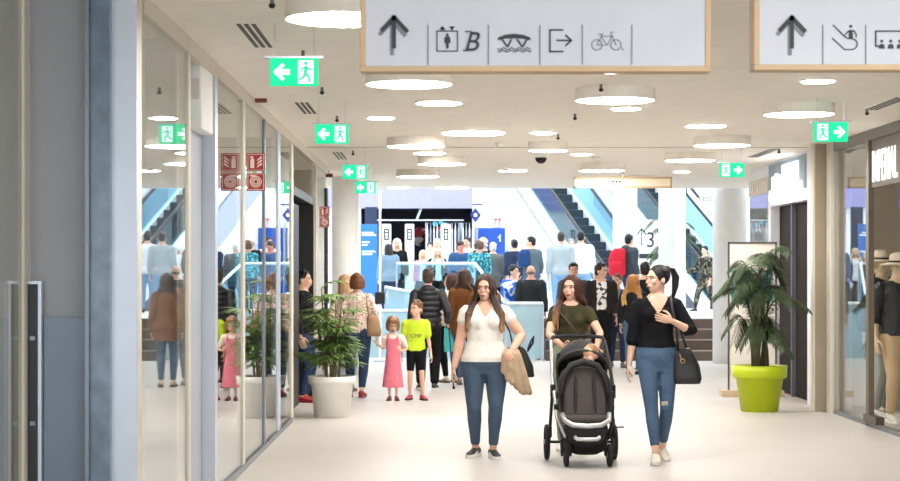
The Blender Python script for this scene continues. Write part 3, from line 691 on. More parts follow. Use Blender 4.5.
    for sx in (-1, 1): g.ell((sx*.036, -.060, -.022), (.022, .022, .022)); g.ell((sx*.076, .012, -.012), (.010, .018, .030))
    g.tube([(0, -.082, .012), (0, -.098, -.012), (0, -.106, -.026)], [.007, .010, .0125], 8); g.ell((0, -.084, -.058), (.024, .014, .014))
    g.xf(HM, i0)
    g.scale(s)
    sk = mat('skin_%d_%d_%d' % skin, skin, .62, bump=.03, spec=.18)
    # features + hands keep their own shapes
    hg = G()
    for sx in (-1, 1):
        S0, e, w, d, a = A[sx]
        if hands is not None and sx not in hands: continue
        hand(hg, w, d, a.get('s', (0, -1, .15)), a.get('n', (-sx, 0, 0)), kd*(.93 if fem else 1.05), a.get('curl', 22))
    hg.scale(s)
    ex = [(hg, sk)]
    if face:
        wg, ig, bg, lg = G(), G(), G(), G()
        for sx in (-1, 1):
            wg.ell((sx*.030, -.0745, .002), (.0145, .010, .0075), 10, 7); ig.ell((sx*.030-.002, -.0825, .0025), (.0062, .0035, .0068), 10, 7)
            ig.tube([(sx*.044, -.074, .007), (sx*.030, -.0855, .0105), (sx*.016, -.080, .006)], [.0018, .0028, .0015], 6)
            bg.tube([(sx*.050, -.073, .023), (sx*.034, -.0865, .029), (sx*.014, -.089, .024)], [.0022, .0042, .0035], 6)
        bg.ell((-.007, -.112, -.036), (.003, .002, .002), 6, 4); bg.ell((.007, -.112, -.036), (.003, .002, .002), 6, 4)
        lg.tube([(-.023, -.090, -.060), (-.008, -.0985, -.0565), (0, -.0995, -.058), (.008, -.0985, -.0565), (.023, -.090, -.060)], [.002, .0048, .004, .0048, .002], 8)
        lg.tube([(-.019, -.0915, -.064), (0, -.0985, -.067), (.019, -.0915, -.064)], [.002, .0058, .002], 8)
        for q in (wg, ig, bg, lg): q.xf(HM); q.scale(s)
        lipc = (158, 78, 74) if fem else (176, 112, 100)
        ex += [(wg, mat('eye_white', (226, 220, 214), .3)), (ig, mat('iris_dark', (44, 30, 24), .3)), (bg, mat('brow_dark', (60, 42, 34), .8)), (lg, mat('lips_%d' % lipc[0], lipc, .5))]
    body = put('body', g, sk, root, smooth=True, vox=vox*.75 if vox < .011 else vox, it=2, extra=ex)
    # ---- hair
    if hair:
        st, hcx = hair[0], hair[1]; tip = hair[2] if len(hair) > 2 else hcx; HAIRN[0] += 1; g = G()
        ztop = 1.65*s
        cap = lambda g, m=0.0, up=0: g.ell((0, .024, .036+up), (.081+m, .093+m, .089+m), 20, 12)
        if st in ('short', 'shortv', 'kidshort'):
            cap(g); g.ell((0, .05, -.02), (.072, .062, .055))
            for i in range(40):
                th = R.uniform(0, 2*PI); ph = R.uniform(.1, 1.2); n = Vector((math.sin(ph)*math.cos(th), math.sin(ph)*math.sin(th), math.cos(ph)))
                p = Vector((0, .024, .036))+Vector((n.x*.076, n.y*.088, n.z*.084)); q = p + n*.016 + Vector((R.uniform(-.012, .012), -.012, .004))
                g.tube([p, q], [.014, .007], 6)
            if st == 'shortv': g.ell((0, -.045, .108), (.052, .042, .022))
        elif st == 'bald': g.ell((0, .040, -.012), (.078, .068, .036))
        elif st == 'frizzy':
            for i in range(70):
                th = R.uniform(0, 2*PI); ph = R.uniform(0, 2.2); n = Vector((math.sin(ph)*math.cos(th), math.sin(ph)*math.sin(th), math.cos(ph)))
                if n.y < -.3 and n.z < .5: continue
                g.ell(Vector((0, .03, .015))+Vector((n.x*.085, n.y*.095, n.z*.10)), (.036, .036, .036), 8, 6)
        else:
            cap(g, .003)
            N = 44; front = hair[3] if len(hair) > 3 else .5; Lh = {'long': .27, 'bob': .10, 'pony': .0, 'mid': .2}[st]
            for i in range(N if st != 'pony' else 0):
                th = math.radians(44 + (360-88)*i/(N-1)); cx, cy = math.sin(th), -math.cos(th)
                j = R.uniform(-.006, .006); L = Lh*R.uniform(.8, 1.05)
                pts = [(cx*.02, .01+cy*.02, .118), (cx*.072, .02+cy*.078, .078), (cx*(.089+j), .018+cy*.094, .01), (cx*(.088+j), .018+cy*.09, -.06)]
                fr = 1 if cy < .25 else 0
                if st == 'long':
                    yy = -.085 if fr and (R.random() < front or cy < 0) and (len(hair) < 5 or hair[4]*cx > -.2) else .095
                    pts += [(cx*.118+R.uniform(-.01, .01), .02+cy*.05+yy*.3, -.12), (cx*.145+math.copysign(.022, cx), yy*1.0+R.uniform(-.015, .01), -.12-L*.45), (cx*.15+math.copysign(.018, cx)+R.uniform(-.015, .015), yy*1.25+R.uniform(-.02, .01), -.12-L)]
                    pts = pts[:5] + [HI @ (HB @ Vector(q)) for q in pts[5:]]
                    g.tube(pts, [.012, .016, .017, .017, .016, .015, .006], 6)
                elif st == 'mid':
                    pts += [(cx*.095, .03+cy*.08, -.06-L*.6), (cx*.09, .03+cy*.08, -.06-L)]; g.tube(pts, [.012, .016, .017, .017, .015, .007], 6)
                else:
                    pts += [(cx*.08, .012+cy*.082, -.06-L*.3)]; g.tube(pts, [.012, .016, .017, .016, .009], 6)
            if st == 'bob':   # fringe
                for i in range(9): x = -.05+.0125*i; g.tube([(x*.4, .0, .12), (x, -.062, .095), (x*1.15, -.083, .055)], [.012, .014, .006], 6)
            if st == 'pony':
                g.ell((0, .1, .085), (.03, .03, .03))
                for i in range(16):
                    a_, r_ = R.uniform(0, 6.28), R.uniform(0, .014); ox, oy = r_*math.cos(a_), r_*math.sin(a_)
                    g.tube([(ox, .10+oy, .09), (ox*1.6, .15+oy, .085), (ox*2, .185+oy*1.5, .02), (ox*2, .18+oy*1.5, -.06), (ox*1.4, .16+oy, -.12-R.uniform(0, .05))], [.012, .013, .014, .010, .003], 6)
        if 'strands' in dir() and 0: pass
        g.xf(HM); g.scale(s)
        
        hm = hairm('hair_%d' % HAIRN[0], hcx, tip, (1.65-.50)*s, (1.65-.27)*s)
        put('hair', g, hm, root, smooth=True, vox=max(vox*.75, .007), it=1)
    # ---- clothes
    def garment(nm, T, zlo_default, m0):
        g = G(); m = T.get('m', m0); m = m if m < .02 else .6*m+.006; z0 = T.get('z0', TZ(.86)); torso(g, m, z0, secs[-2][0]+.01, T.get('flare', 0))
        sl = T.get('sleeve', .55)
        for sx in (-1, 1):
            g.ell((sx*swd*.96, .01+LY(sh), sh-.038), (.050*ba*kd+m, .050*ba*kd+m, .050*kd+m*.8))
            if sl > 0: arm(g, sx, m*1.05+T.get('ms', 0), sl, 0, T.get('sflare', .004))
        if T.get('collar'): g.tube([neckb+Vector((0, 0, -.04)), neckb+Vector((0, 0, .035))], [.085, .075], 14, False)
        if T.get('hood'): g.ell((0, .09, sh+.03), (.11, .065, .06))
        g.scale(s); nk = T.get('neck', 'crew'); zn = (sh+.045)*s
        dp, wd = {'crew': (.025, .075), 'scoop': (.085, .085), 'v': (.11, .065), 'vwide': (.135, .088)}[nk]
        op = T.get('open', 0)
        def cut(c):
            x = abs(c.x)/s; z = c.z/s; y = c.y/s - LY(z)
            if z > sh+.045 and x < .09 and not (T.get('collar') or T.get('hood')): return True
            if y < .01 and x < wd and z > sh+.045-dp*(1-(x/wd)**(1.3 if nk[0] == 'v' else 2.2)): return True
            if op and y < 0 and x < op*(.75+.4*abs(z-TZ(1.1))): return True
            return z < z0+.004 and x < .3 and abs(y) < .3 and z > z0-.03
        exx = []
        o = put(nm, g, T['m_'], root, smooth=True, vox=vox*.8, it=2, cut=cut)
        return o
    if low:
        g = G(); m = low.get('m', .010); cutu = low.get('cut', 1.9); zt = TZ(low.get('waist', 1.0)); kind = low.get('kind', 'trousers')
        if kind == 'dress':
            zh = low['hem']; zs = [zh+(TZ(.95)-zh)*i/8 for i in range(9)]
            g.loft([(z, .145*kd*b+.02+(TZ(.95)-z)*low.get('fl', .10), .11*kd*b+.02+(TZ(.95)-z)*low.get('fl', .10)*.8, 0, .0) for z in zs], 26)
            torso(g, .012, TZ(.93), TZ(1.30))
            for sx in (-1, 1): g.tube([(sx*.085, -.10, TZ(1.27)), (sx*.095, -.06, sh+.0), (sx*.09, .0, sh+.035), (sx*.085, .075, TZ(1.28))], .022, 8)
        else:
            torso(g, m, TZ(.755), zt)
            for sx in (-1, 1): leg(g, sx, m, cutu, low.get('flare', 0))
        g.scale(s)
        o = put({'dress': 'dress', 'shorts': 'shorts'}.get(kind, 'trousers'), g, low['m_'], root, smooth=True, vox=vox*.8, it=2)
    if top: garment(top.get('n', 'shirt'), top, 0, .012)
    if jacket: garment(jacket.get('n', 'jacket'), jacket, 0, .026)
    if shoes:
        for sx in (-1, 1):
            H0, kn, an, l = Lg[sx]; fd = Vector(l.get('f', (sx*.15, -1, 0))).normalized(); up = Vector((0, 0, 1)); up = (up-fd*up.dot(fd)).normalized(); sd = fd.cross(up)
            g = G(); sg = G(); base = an - up*.075; q = kd*(1 if fem else 1.1)
            M = Matrix(((sd.x, fd.x, up.x, base.x), (sd.y, fd.y, up.y, base.y), (sd.z, fd.z, up.z, base.z), (0, 0, 0, 1)))
            rs = []
            for yy, w_, h_ in ((-.075, .022, .055), (-.06, .034, .085), (-.02, .037, .098), (.03, .038, .080), (.08, .043, .060), (.13, .042, .047), (.165, .030, .036), (.185, .012, .024)):
                rs.append([Vector((w_*q*math.cos(2*PI*i/14), yy*q, .022+(h_-.022)*.5*(1+math.sin(2*PI*i/14)))) for i in range(14)])
            g.rings(rs).xf(M).scale(s)
            pr = [(.0, -.08), (.028, -.072), (.037, -.03), (.036, .03), (.045, .09), (.044, .13), (.032, .17), (.0, .193), (-.032, .17), (-.044, .13), (-.045, .09), (-.036, .03), (-.037, -.03), (-.028, -.072)]
            sg.prism([(a_*q, b_*q, 0) for a_, b_ in pr], (0, 0, .026)); sg.xf(M).scale(s)
            c1, c2 = shoes[0], shoes[1]
            o = put('shoe', g, mat('shoe_%d_%d_%d' % c1, c1, .6), root, smooth=True, sub=1)
            put('sole', sg, mat('sole_%d_%d_%d' % c2, c2, .6), o)
            if len(shoes) > 2: # pale flash on the side
                fg = G(); fg.prism([(.046*q, .06, .035), (.046*q, .12, .03), (.044*q, .03, .06)], (-.004, 0, 0)); fg.prism([(-.046*q, .06, .035), (-.046*q, .12, .03), (-.044*q, .03, .06)], (.004, 0, 0)); fg.xf(M).scale(s)
                put('side_mark', fg, mat('shoe_flash', (235, 235, 235), .5), o)
    root['_s'] = s
    info = dict(A={q: [Vector(v)*s for v in A[q][:3]] for q in A}, s=s, sh=sh*s, swd=swd*s, HM=HM, hip=hip*s)
    del root['_s']
    return root, info
def cloth(name, c, **k): return mat('cloth_'+name, c, k.pop('rough', .85), bump=k.pop('bump', .5), bscale=k.pop('bscale', 14), var=k.pop('var', .05), spec=.15, **k)
denim = cloth('denim_blue', (76, 98, 124), var=.18, vscale=5); denimd = cloth('denim_dark', (46, 62, 88), var=.15, vscale=6)
denimg = cloth('denim_grey_blue', (74, 90, 110), var=.10, vscale=4); black = cloth('black', (22, 22, 25)); blackj = cloth('black_jacket', (30, 30, 34))
whitec = cloth('white_ribbed', (232, 228, 220)); olive = cloth('olive', (66, 62, 42)); greyc = cloth('grey', (150, 156, 160)); navy = cloth('navy', (44, 54, 78))
def X(px, Y): return PX(px, Y)
# ---- the three walkers in front
P1, I1 = person('woman in white cap-sleeve top and grey blue jeans walking, beige coat over her arm', (X(485, 15.85), 15.85, 0), 1.60, 0, b=1.16, fem=True, turn=-14, vox=.0095,
  hair=('long', (58, 36, 30), (150, 112, 78), .75), skin=(222, 176, 152),
  arms={-1: dict(w=(-.285, -.05, .80), pole=(-.4, 1, 0)), 1: dict(w=(.235, -.19, .975), pole=(.9, .6, -.2), d=(-.25, -.75, -.45), s=(-.8, 0, .6), n=(0, .4, -1), curl=40)},
  legs={-1: dict(a=(-.085, .05, .078), f=(-.45, -1, 0)), 1: dict(a=(.07, -.10, .078), f=(.25, -1, 0))},
  top=dict(n='shirt', m_=whitec, sleeve=.36, z0=.86, neck='v', m=.009, sflare=.006), low=dict(m_=denimg, m=.006, cut=1.86), shoes=((34, 32, 36), (236, 232, 226), 1))
P2, I2 = person('woman in olive green tee with long reddish hair pushing the double stroller', (X(571, 16.35), 16.35, 0), 1.60, 0, b=.94, fem=True, turn=-24, vox=.0095,
  hair=('long', (70, 36, 28), (168, 124, 82), .9, -1), skin=(226, 182, 158),
  arms={-1: dict(w=(-.10, -.33, 1.0), pole=(-.9, .5, -.3), d=(.75, -.6, -.15), s=(0, 0, 1), n=(.3, -.4, -.8), curl=45), 1: dict(w=(.21, -.33, .98), pole=(.9, .5, -.3), d=(.2, -.9, -.3), s=(-.9, 0, .3), n=(0, -.3, -1), curl=45)},
  legs={-1: dict(a=(-.08, .10, .078)), 1: dict(a=(.08, -.06, .078))},
  top=dict(m_=olive, sleeve=.5, z0=.84, neck='crew', m=.008, ms=-.002), low=dict(m_=cloth('pale_olive', (150, 160, 138)), m=.01), shoes=((226, 222, 214), (236, 232, 226)))
torn = denim
P3, I3 = person('woman in black V-neck top and blue jeans, ponytail, hand on her chest', (X(657, 15.5), 15.5, 0), 1.69, 0, b=.94, fem=True, turn=-62, vox=.0095,
  hair=('pony', (26, 20, 22)), skin=(228, 186, 162),
  arms={-1: dict(w=(-.235, .0, .80), pole=(-.5, 1, 0)), 1: dict(w=(.10, -.20, 1.185), pole=(.75, -.1, -1), d=(-1, -.1, .28), s=(0, -.2, 1), n=(0, 1, 0), curl=8)},
  legs={-1: dict(a=(-.035, -.20, .078), f=(-.1, -1, 0), pole=(-.15, -1, 0)), 1: dict(a=(.06, .12, .10), f=(.1, -1, -.2), pole=(.05, -1, 0))},
  top=dict(m_=black, sleeve=1.18, z0=.95, neck='vwide', m=.011, ms=.001, sflare=.010), low=dict(m_=denim, m=.005, cut=1.80, waist=1.01), shoes=((214, 206, 192), (230, 226, 216)))
for px, py, r in ((672, 406, .035),):
    o = G(); kn = Vector((.072, -.09, .49)); 
    for q in range(4): o.tube([kn+Vector((-.045, -.01+abs(q-1.5)*.003, q*.009)), kn+Vector((0, -.022, q*.009+.002)), kn+Vector((.045, -.006, q*.009))], .0035, 5)
    put('knee_rip', o, mat('rip_threads', (198, 182, 160), .8), P3)
# ---- children
neon = cloth('neon_yellow', (206, 232, 60))
PB, IB = person('boy in neon yellow tee and black shorts with red sneakers', (X(416, 23), 23, 0), 1.27, 0, b=.86, kid=.22, turn=-35, vox=.0125, hair=('kidshort', (112, 78, 50)), skin=(228, 184, 158),
  arms={-1: dict(w=(-.23, -.02, .78)), 1: dict(w=(.25, -.03, .76))}, legs={-1: dict(a=(-.10, .0, .078), f=(-.3, -1, 0)), 1: dict(a=(.11, -.08, .078), f=(.35, -1, 0))},
  top=dict(m_=neon, sleeve=.75, z0=.80, m=.028, ms=.006), low=dict(kind='shorts', m_=black, m=.014, cut=.85, waist=.98), shoes=((176, 44, 56), (40, 34, 36)))
txt('shirt_print', 'CMP', mat('print_dark', (70, 76, 50), .7), PB, (-.075, -.125, .88*1.27/1.65+.12), (1, 0, 0), (0, 0, 1), .07, .004, sx=1.1)
pink = cloth('pink', (232, 128, 146)); ivory = cloth('ivory', (238, 226, 212))
PG, IG = person('little girl in pink pinafore dress with white sleeves looking down', (X(393, 22.9), 22.9, 0), 1.07, 0, b=.86, fem=False, kid=.34, turn=10, nod=24, vox=.0125, hair=('bob', (142, 100, 66), (160, 118, 80)), skin=(228, 184, 160),
  arms={-1: dict(w=(-.32, -.03, 1.12), pole=(-.3, .4, -1), d=(-.6, -.2, .6)), 1: dict(w=(.16, -.16, .98), pole=(.6, .4, -.8), d=(-.3, -.6, .5), s=(0, 0, 1))},
  top=dict(m_=ivory, sleeve=.8, z0=.95, m=.010, ms=.016, sflare=-.01), low=dict(kind='dress', m_=pink, hem=.26, fl=.12), shoes=((110, 40, 44), (90, 34, 36)))
leo = spots('leopard_cloth', (226, 200, 184), [(150, 70, 70), (240, 226, 214)], 55, (.50, .54))
PL, IL = person('woman from behind in a speckled blouse and dark jeans, beside the bamboo palm', (X(357, 23.4), 23.4, 0), 1.62, 178, b=1.02, fem=True, turn=10, vox=.014, hair=('bob', (108, 66, 42), (120, 78, 50)),
  arms={-1: dict(w=(-.26, -.04, .80), pole=(-.5, 1, 0)), 1: dict(w=(.26, -.02, .84))}, legs={-1: dict(a=(-.07, .12, .09)), 1: dict(a=(.10, -.10, .078))},
  top=dict(m_=leo, sleeve=1.75, z0=.86, m=.022), low=dict(m_=denimd, m=.012, cut=1.82), shoes=((150, 40, 46), (120, 36, 40)))
PK, IK = person('person from behind in a black quilted puffer jacket walking with a crutch', (X(428, 24.9), 24.9, 0), 1.67, 180, b=.93, turn=0, vox=.014, hair=('short', (66, 50, 42)),
  arms={-1: dict(w=(-.27, -.12, .93), pole=(-.3, 1, -.2), n=(0, 0, -1)), 1: dict(w=(.23, -.03, .84))}, legs={-1: dict(a=(-.09, -.04, .078)), 1: dict(a=(.10, .10, .09))},
  top=dict(n='jacket', m_=mat('puffer', (26, 26, 32), .45, bump=.3), sleeve=1.95, z0=.84, m=.034, ms=-.006, collar=1, hood=1), low=dict(m_=black, m=.02, flare=.01), shoes=((52, 50, 52), (226, 224, 220)))
g = G()   # quilting ridges round the puffer
for k in range(7):
    z = .90+.075*k; a_, b_ = .190-.0*k, .148
    g.rings([[Vector(((a_+dr)*math.cos(2*PI*i/36)*(1 if z < 1.25 else .96), .005+(b_+dr)*math.sin(2*PI*i/36), z+dz)) for i in range(36)] for dr, dz in ((-.02, -.034), (-.003, -.026), (.006, 0), (-.003, .026), (-.02, .034))])
put('quilting', g, mat('puffer', (26, 26, 32), .45), PK, smooth=True)
brownc = cloth('brown_coat', (116, 74, 40)); cream = cloth('cream_jacket', (228, 208, 190))
PC, IC = person('woman from behind in a long brown coat, long ombre hair', (X(465, 26), 26, 0), 1.68, 172, b=1.02, fem=True, turn=-25, vox=.014, hair=('long', (66, 44, 32), (150, 110, 72), .05),
  legs={-1: dict(a=(-.08, .05, .08)), 1: dict(a=(.08, -.06, .078))}, top=dict(n='coat', m_=brownc, sleeve=1.95, z0=.70, m=.03, flare=.03), low=dict(m_=denim, m=.01), shoes=((150, 130, 118), (90, 76, 66)))
PD, ID = person('woman with light jacket and dark trousers in profile, walking beside the brown coat', (X(451, 26.6), 26.6, 0), 1.62, 205, b=.95, fem=True, turn=55, vox=.014, hair=('mid', (70, 46, 34), (120, 84, 56)),
  top=dict(n='jacket', m_=cream, sleeve=1.95, z0=.84, m=.026), low=dict(m_=black, m=.01), shoes=((200, 190, 178), (90, 76, 66)))
PR, IR = person('person in dark clothes and red sneakers standing in the dark doorway behind the palm', (X(303, 22.6), 22.6, 0), 1.66, 80, b=1.0, vox=.015, hair=('short', (30, 26, 26)),
  top=dict(n='jacket', m_=black, sleeve=1.95, z0=.84, m=.03), low=dict(m_=denimd, m=.012), shoes=((170, 38, 44), (140, 34, 40)))
PH, IH = person('fair-haired walker half hidden behind the woman in the speckled blouse', (X(346, 24.6), 24.6, 0), 1.60, 175, b=.95, fem=True, turn=-40, vox=.015, hair=('mid', (190, 150, 110), (200, 160, 120)),
  top=dict(m_=cream, sleeve=1.9, z0=.84, m=.02), low=dict(m_=greyc, m=.015), shoes=((150, 130, 118), (90, 76, 66)))
person('person in a brown coat hidden behind the white top, mirrored in the left pane', (.64, 25.6, 0), 1.62, 176, b=1.0, fem=True, vox=.016, hair=('long', (60, 42, 34), (110, 80, 56), .05), top=dict(n='coat', m_=brownc, sleeve=1.95, z0=.66, m=.03, flare=.03), low=dict(m_=denim, m=.01), shoes=((190, 170, 150), (90, 76, 66)))
# ---- between the walkers and the stairs
tee = spots('printed_tee', (232, 230, 226), [(60, 56, 56)], 16, (.52, .56))
person('young man in open dark jacket over a white printed tee, looking right', (X(601, 30.4), 30.4, 0), 1.78, 0, b=.95, turn=55, vox=.016, hair=('shortv', (38, 28, 24)), skin=(220, 172, 148),
  top=dict(m_=tee, sleeve=.6, z0=.90, m=.012), jacket=dict(m_=cloth('dark_brown_jacket', (44, 40, 38)), sleeve=1.9, z0=.86, m=.03, open=.085), low=dict(m_=black, m=.012), legs={-1: dict(a=(-.09, .08, .09)), 1: dict(a=(.09, -.12, .078))}, shoes=((40, 38, 40), (220, 220, 220)))
person('smiling woman in a blue denim jacket, short red-brown hair', (X(617, 31), 31, 0), 1.60, 0, b=1.0, fem=True, turn=-20, vox=.016, hair=('short', (110, 60, 44)), skin=(224, 170, 150),
  arms={1: dict(w=(.12, -.24, 1.08), pole=(.8, .3, -1), d=(-.6, -.3, .3))}, top=dict(m_=cloth('faded_check', (140, 150, 168)), sleeve=0, z0=.88, m=.012), jacket=dict(m_=denim, sleeve=1.7, z0=.9, m=.025, open=.05), low=dict(m_=denimd, m=.015), legs={-1: dict(a=(-.09, .08, .09)), 1: dict(a=(.09, -.12, .078))}, shoes=((120, 90, 70), (60, 50, 46)))
person('dark-haired person mostly hidden behind the ponytailed walker', (X(645, 29.6), 29.6, 0), 1.79, 180, b=1.0, vox=.017, hair=('short', (24, 20, 22)), top=dict(n='jacket', m_=blackj, sleeve=1.95, z0=.82, m=.03), low=dict(m_=black, m=.012))
person('blond long-haired woman in black jacket just left of the ponytailed walker', (X(633, 28.3), 28.3, 0), 1.60, 160, b=.95, fem=True, vox=.016, hair=('long', (150, 100, 50), (206, 160, 90), .05), top=dict(n='jacket', m_=blackj, sleeve=1.95, z0=.84, m=.025), low=dict(m_=denim, m=.01))
person('grinning young man with short dark hair behind the stroller woman', (X(573.5, 31.2), 31.2, 0), 1.79, 0, b=.95, vox=.016, hair=('shortv', (30, 24, 22)), skin=(214, 164, 140), top=dict(n='jacket', m_=cloth('dark_grey', (74, 80, 84)), sleeve=1.9, z0=.84, m=.025), low=dict(m_=denimd, m=.012))
bw_ = spots('blue_white_jacket', (214, 222, 232), [(30, 84, 186)], 5, (.49, .52))
person('dark-haired man in blue and white jacket with hand at his chin', (X(513.5, 34.6), 34.6, 0), 1.77, 30, b=1.0, turn=25, vox=.017, hair=('short', (26, 22, 24)), arms={-1: dict(w=(-.04, -.19, 1.36), pole=(-.6, -.2, -1), d=(0, -.1, 1))},
  top=dict(n='jacket', m_=bw_, sleeve=1.95, z0=.84, m=.03), low=dict(m_=navy, m=.015))
person('balding man from behind in a black jacket by the glass balustrade', (X(531, 33.7), 33.7, 0.0), 1.77, 175, b=1.02, vox=.017, hair=('bald', (110, 96, 88)), skin=(206, 158, 136), top=dict(n='jacket', m_=cloth('charcoal', (44, 46, 48)), sleeve=1.95, z0=.82, m=.035), low=dict(m_=cloth('stone', (120, 118, 112)), m=.02))
# ---- on the raised hall
def up(label, px, Y, H, head, **k): return person(label, (X(px, Y), Y, .75), H, head, vox=.02, **k)
up('man in grey jacket with dark hair and blue backpack, standing in profile', 531, 37.4, 1.62, 215, turn=45, hair=('short', (24, 22, 24)), top=dict(n='jacket', m_=cloth('slate', (96, 108, 116)), sleeve=1.95, z0=.86, m=.03), low=dict(m_=denim, m=.015), arms={1: dict(w=(.1, -.25, 1.05), pole=(.8, .3, -1))})
up('person in dark navy jacket bent forward left of the grey-jacketed man', 517, 38.2, 1.58, 200, lean=.25, hair=('short', (22, 22, 26)), top=dict(n='jacket', m_=navy, sleeve=1.9, z0=.84, m=.03), low=dict(m_=navy, m=.015))
up('man from behind in pale grey long-sleeved shirt and light jeans', 561, 37.2, 1.72, 180, b=1.08, hair=('short', (60, 52, 48)), top=dict(m_=cloth('pale_grey', (168, 178, 182)), sleeve=1.9, z0=.79, m=.022), low=dict(m_=cloth('light_denim', (128, 164, 196)), m=.015))
up('man from behind in white long-sleeved shirt and light jeans, dark hair', 581, 38.5, 1.76, 172, b=1.08, hair=('short', (22, 20, 22)), top=dict(m_=cloth('bright_white', (226, 230, 234)), sleeve=1.9, z0=.79, m=.022), low=dict(m_=cloth('light_denim', (128, 164, 196)), m=.015))
up('grey-haired person between the pale grey shirt and the white shirt', 571, 39.6, 1.62, 0, hair=('short', (140, 134, 130)), top=dict(m_=greyc, sleeve=1.9, z0=.84, m=.02), low=dict(m_=navy, m=.015))
up('person all in white standing before the grey stair cladding, left of the pale grey shirt', 548.5, 38.2, 1.5, 180, b=1.1, fem=True, hair=('frizzy', (232, 232, 232)), top=dict(m_=cloth('bright_white', (226, 230, 234)), sleeve=1.9, z0=.84, m=.03), low=dict(m_=cloth('bright_white', (226, 230, 234)), m=.02))  # white hair and clothes paint in the blown highlights
PBk, IBk = up('man in dark grey hoodie wearing a red backpack, facing right', 629, 36.0, 1.64, 125, turn=10, b=1.05, hair=('short', (20, 18, 20)), top=dict(n='hoodie', m_=cloth('dark_slate', (66, 74, 80)), sleeve=1.95, z0=.84, m=.03, hood=1), low=dict(m_=denimd, m=.015))
camo = spots('camouflage_cloth', (76, 74, 58), [(40, 40, 36), (130, 122, 100), (24, 26, 26)], 9, (.50, .53))
up('youngster in a camouflage outfit striding at the top of the stairs, far right', 705, 39.2, 1.46, 300, turn=15, hair=('short', (34, 28, 26)), top=dict(n='jacket', m_=camo, sleeve=1.95, z0=.84, m=.03), low=dict(m_=camo, m=.02), legs={-1: dict(a=(-.10, -.26, .078)), 1: dict(a=(.10, .30, .13), f=(.1, -1, -.5))}, arms={-1: dict(w=(-.3, -.3, 1.0))})
teal = spots('teal_print', (40, 140, 150), [(120, 200, 206), (26, 90, 104)], 12, (.48, .53))
up('frizzy brown-haired woman in a teal printed top, seen from behind', 479, 38.0, 1.55, 190, fem=True, b=1.2, hair=('frizzy', (96, 66, 54)), top=dict(m_=teal, sleeve=1.5, z0=.8, m=.03), low=dict(m_=navy, m=.02))
up('white-haired person behind the frizzy-haired woman', 483.5, 40.0, 1.64, 20, hair=('frizzy', (226, 220, 210)), top=dict(n='jacket', m_=blackj, sleeve=1.9, z0=.8, m=.03), low=dict(m_=black, m=.015))
up('white-haired person in a grey coat right of the frizzy-haired woman', 493, 38.6, 1.52, 180, b=1.1, hair=('short', (222, 216, 208)), top=dict(n='coat', m_=cloth('mid_grey', (104, 108, 110)), sleeve=1.9, z0=.6, m=.03), low=dict(m_=black, m=.015))
up('man in a blue suit leaning forward behind the balustrade', 459, 39.2, 1.56, 20, turn=25, nod=20, lean=.12, hair=('short', (54, 36, 32)), skin=(206, 140, 124), top=dict(n='jacket', m_=cloth('suit_blue', (52, 84, 128)), sleeve=1.95, z0=.8, m=.03), low=dict(m_=navy, m=.015))
up('dark-haired person in pale pink shirt right of the man in the blue suit', 467, 40.6, 1.68, 0, turn=-30, hair=('short', (40, 34, 36)), top=dict(m_=cloth('pale_pink', (226, 196, 200)), sleeve=1.9, z0=.8, m=.02), low=dict(m_=navy, m=.015))
up('blond woman in white with a black cardigan, second blonde from the left', 437.5, 39.6, 1.42, 10, fem=True, b=1.1, hair=('long', (200, 176, 140), (226, 206, 176), .8), top=dict(m_=cloth('bright_white', (226, 230, 234)), sleeve=.5, z0=.8, m=.02), jacket=dict(m_=cloth('black_green', (30, 48, 44)), sleeve=1.9, z0=.7, m=.03, open=.08), low=dict(m_=black, m=.015))
up('white-haired man in white shirt standing behind the second blonde', 437, 41.6, 1.66, 0, b=1.2, hair=('short', (222, 214, 204)), top=dict(m_=cloth('bright_white', (226, 230, 234)), sleeve=1.9, z0=.8, m=.02), low=dict(m_=navy, m=.015))
up('blond woman in a pink cardigan, first blonde from the left', 423, 39.8, 1.38, 0, fem=True, hair=('mid', (232, 206, 160), (240, 220, 180)), top=dict(m_=cloth('bright_white', (226, 230, 234)), sleeve=.5, z0=.8, m=.02), jacket=dict(m_=cloth('rose', (226, 130, 160)), sleeve=1.9, z0=.8, m=.03, open=.09), low=dict(m_=navy, m=.015))
up('dark-haired person in a grey blue denim jacket next to the blue banner, from behind', 388.5, 38.6, 1.50, 200, fem=True, b=1.2, hair=('mid', (44, 38, 38), (60, 50, 46)), top=dict(n='jacket', m_=cloth('grey_denim', (118, 142, 160)), sleeve=1.95, z0=.75, m=.04), low=dict(m_=navy, m=.015))
up('pale blond person in black facing the denim jacket wearer', 397, 40.0, 1.64, 0, fem=True, hair=('mid', (228, 210, 186), (236, 220, 196)), top=dict(n='jacket', m_=black, sleeve=1.95, z0=.8, m=.03), low=dict(m_=black, m=.015))
up('dark-haired head between the two blondes, far back', 430, 43.5, 1.60, 0, hair=('short', (56, 48, 46)), top=dict(m_=greyc, sleeve=1.9, z0=.8, m=.02), low=dict(m_=navy, m=.015))
# ---- carried things
LEA = mat('black_leather', (34, 32, 34), .4, bump=.15)
def strap(name, pts, r, m, parent): return put(name, G().tube(pts, r, 6, False), m, parent, smooth=True)
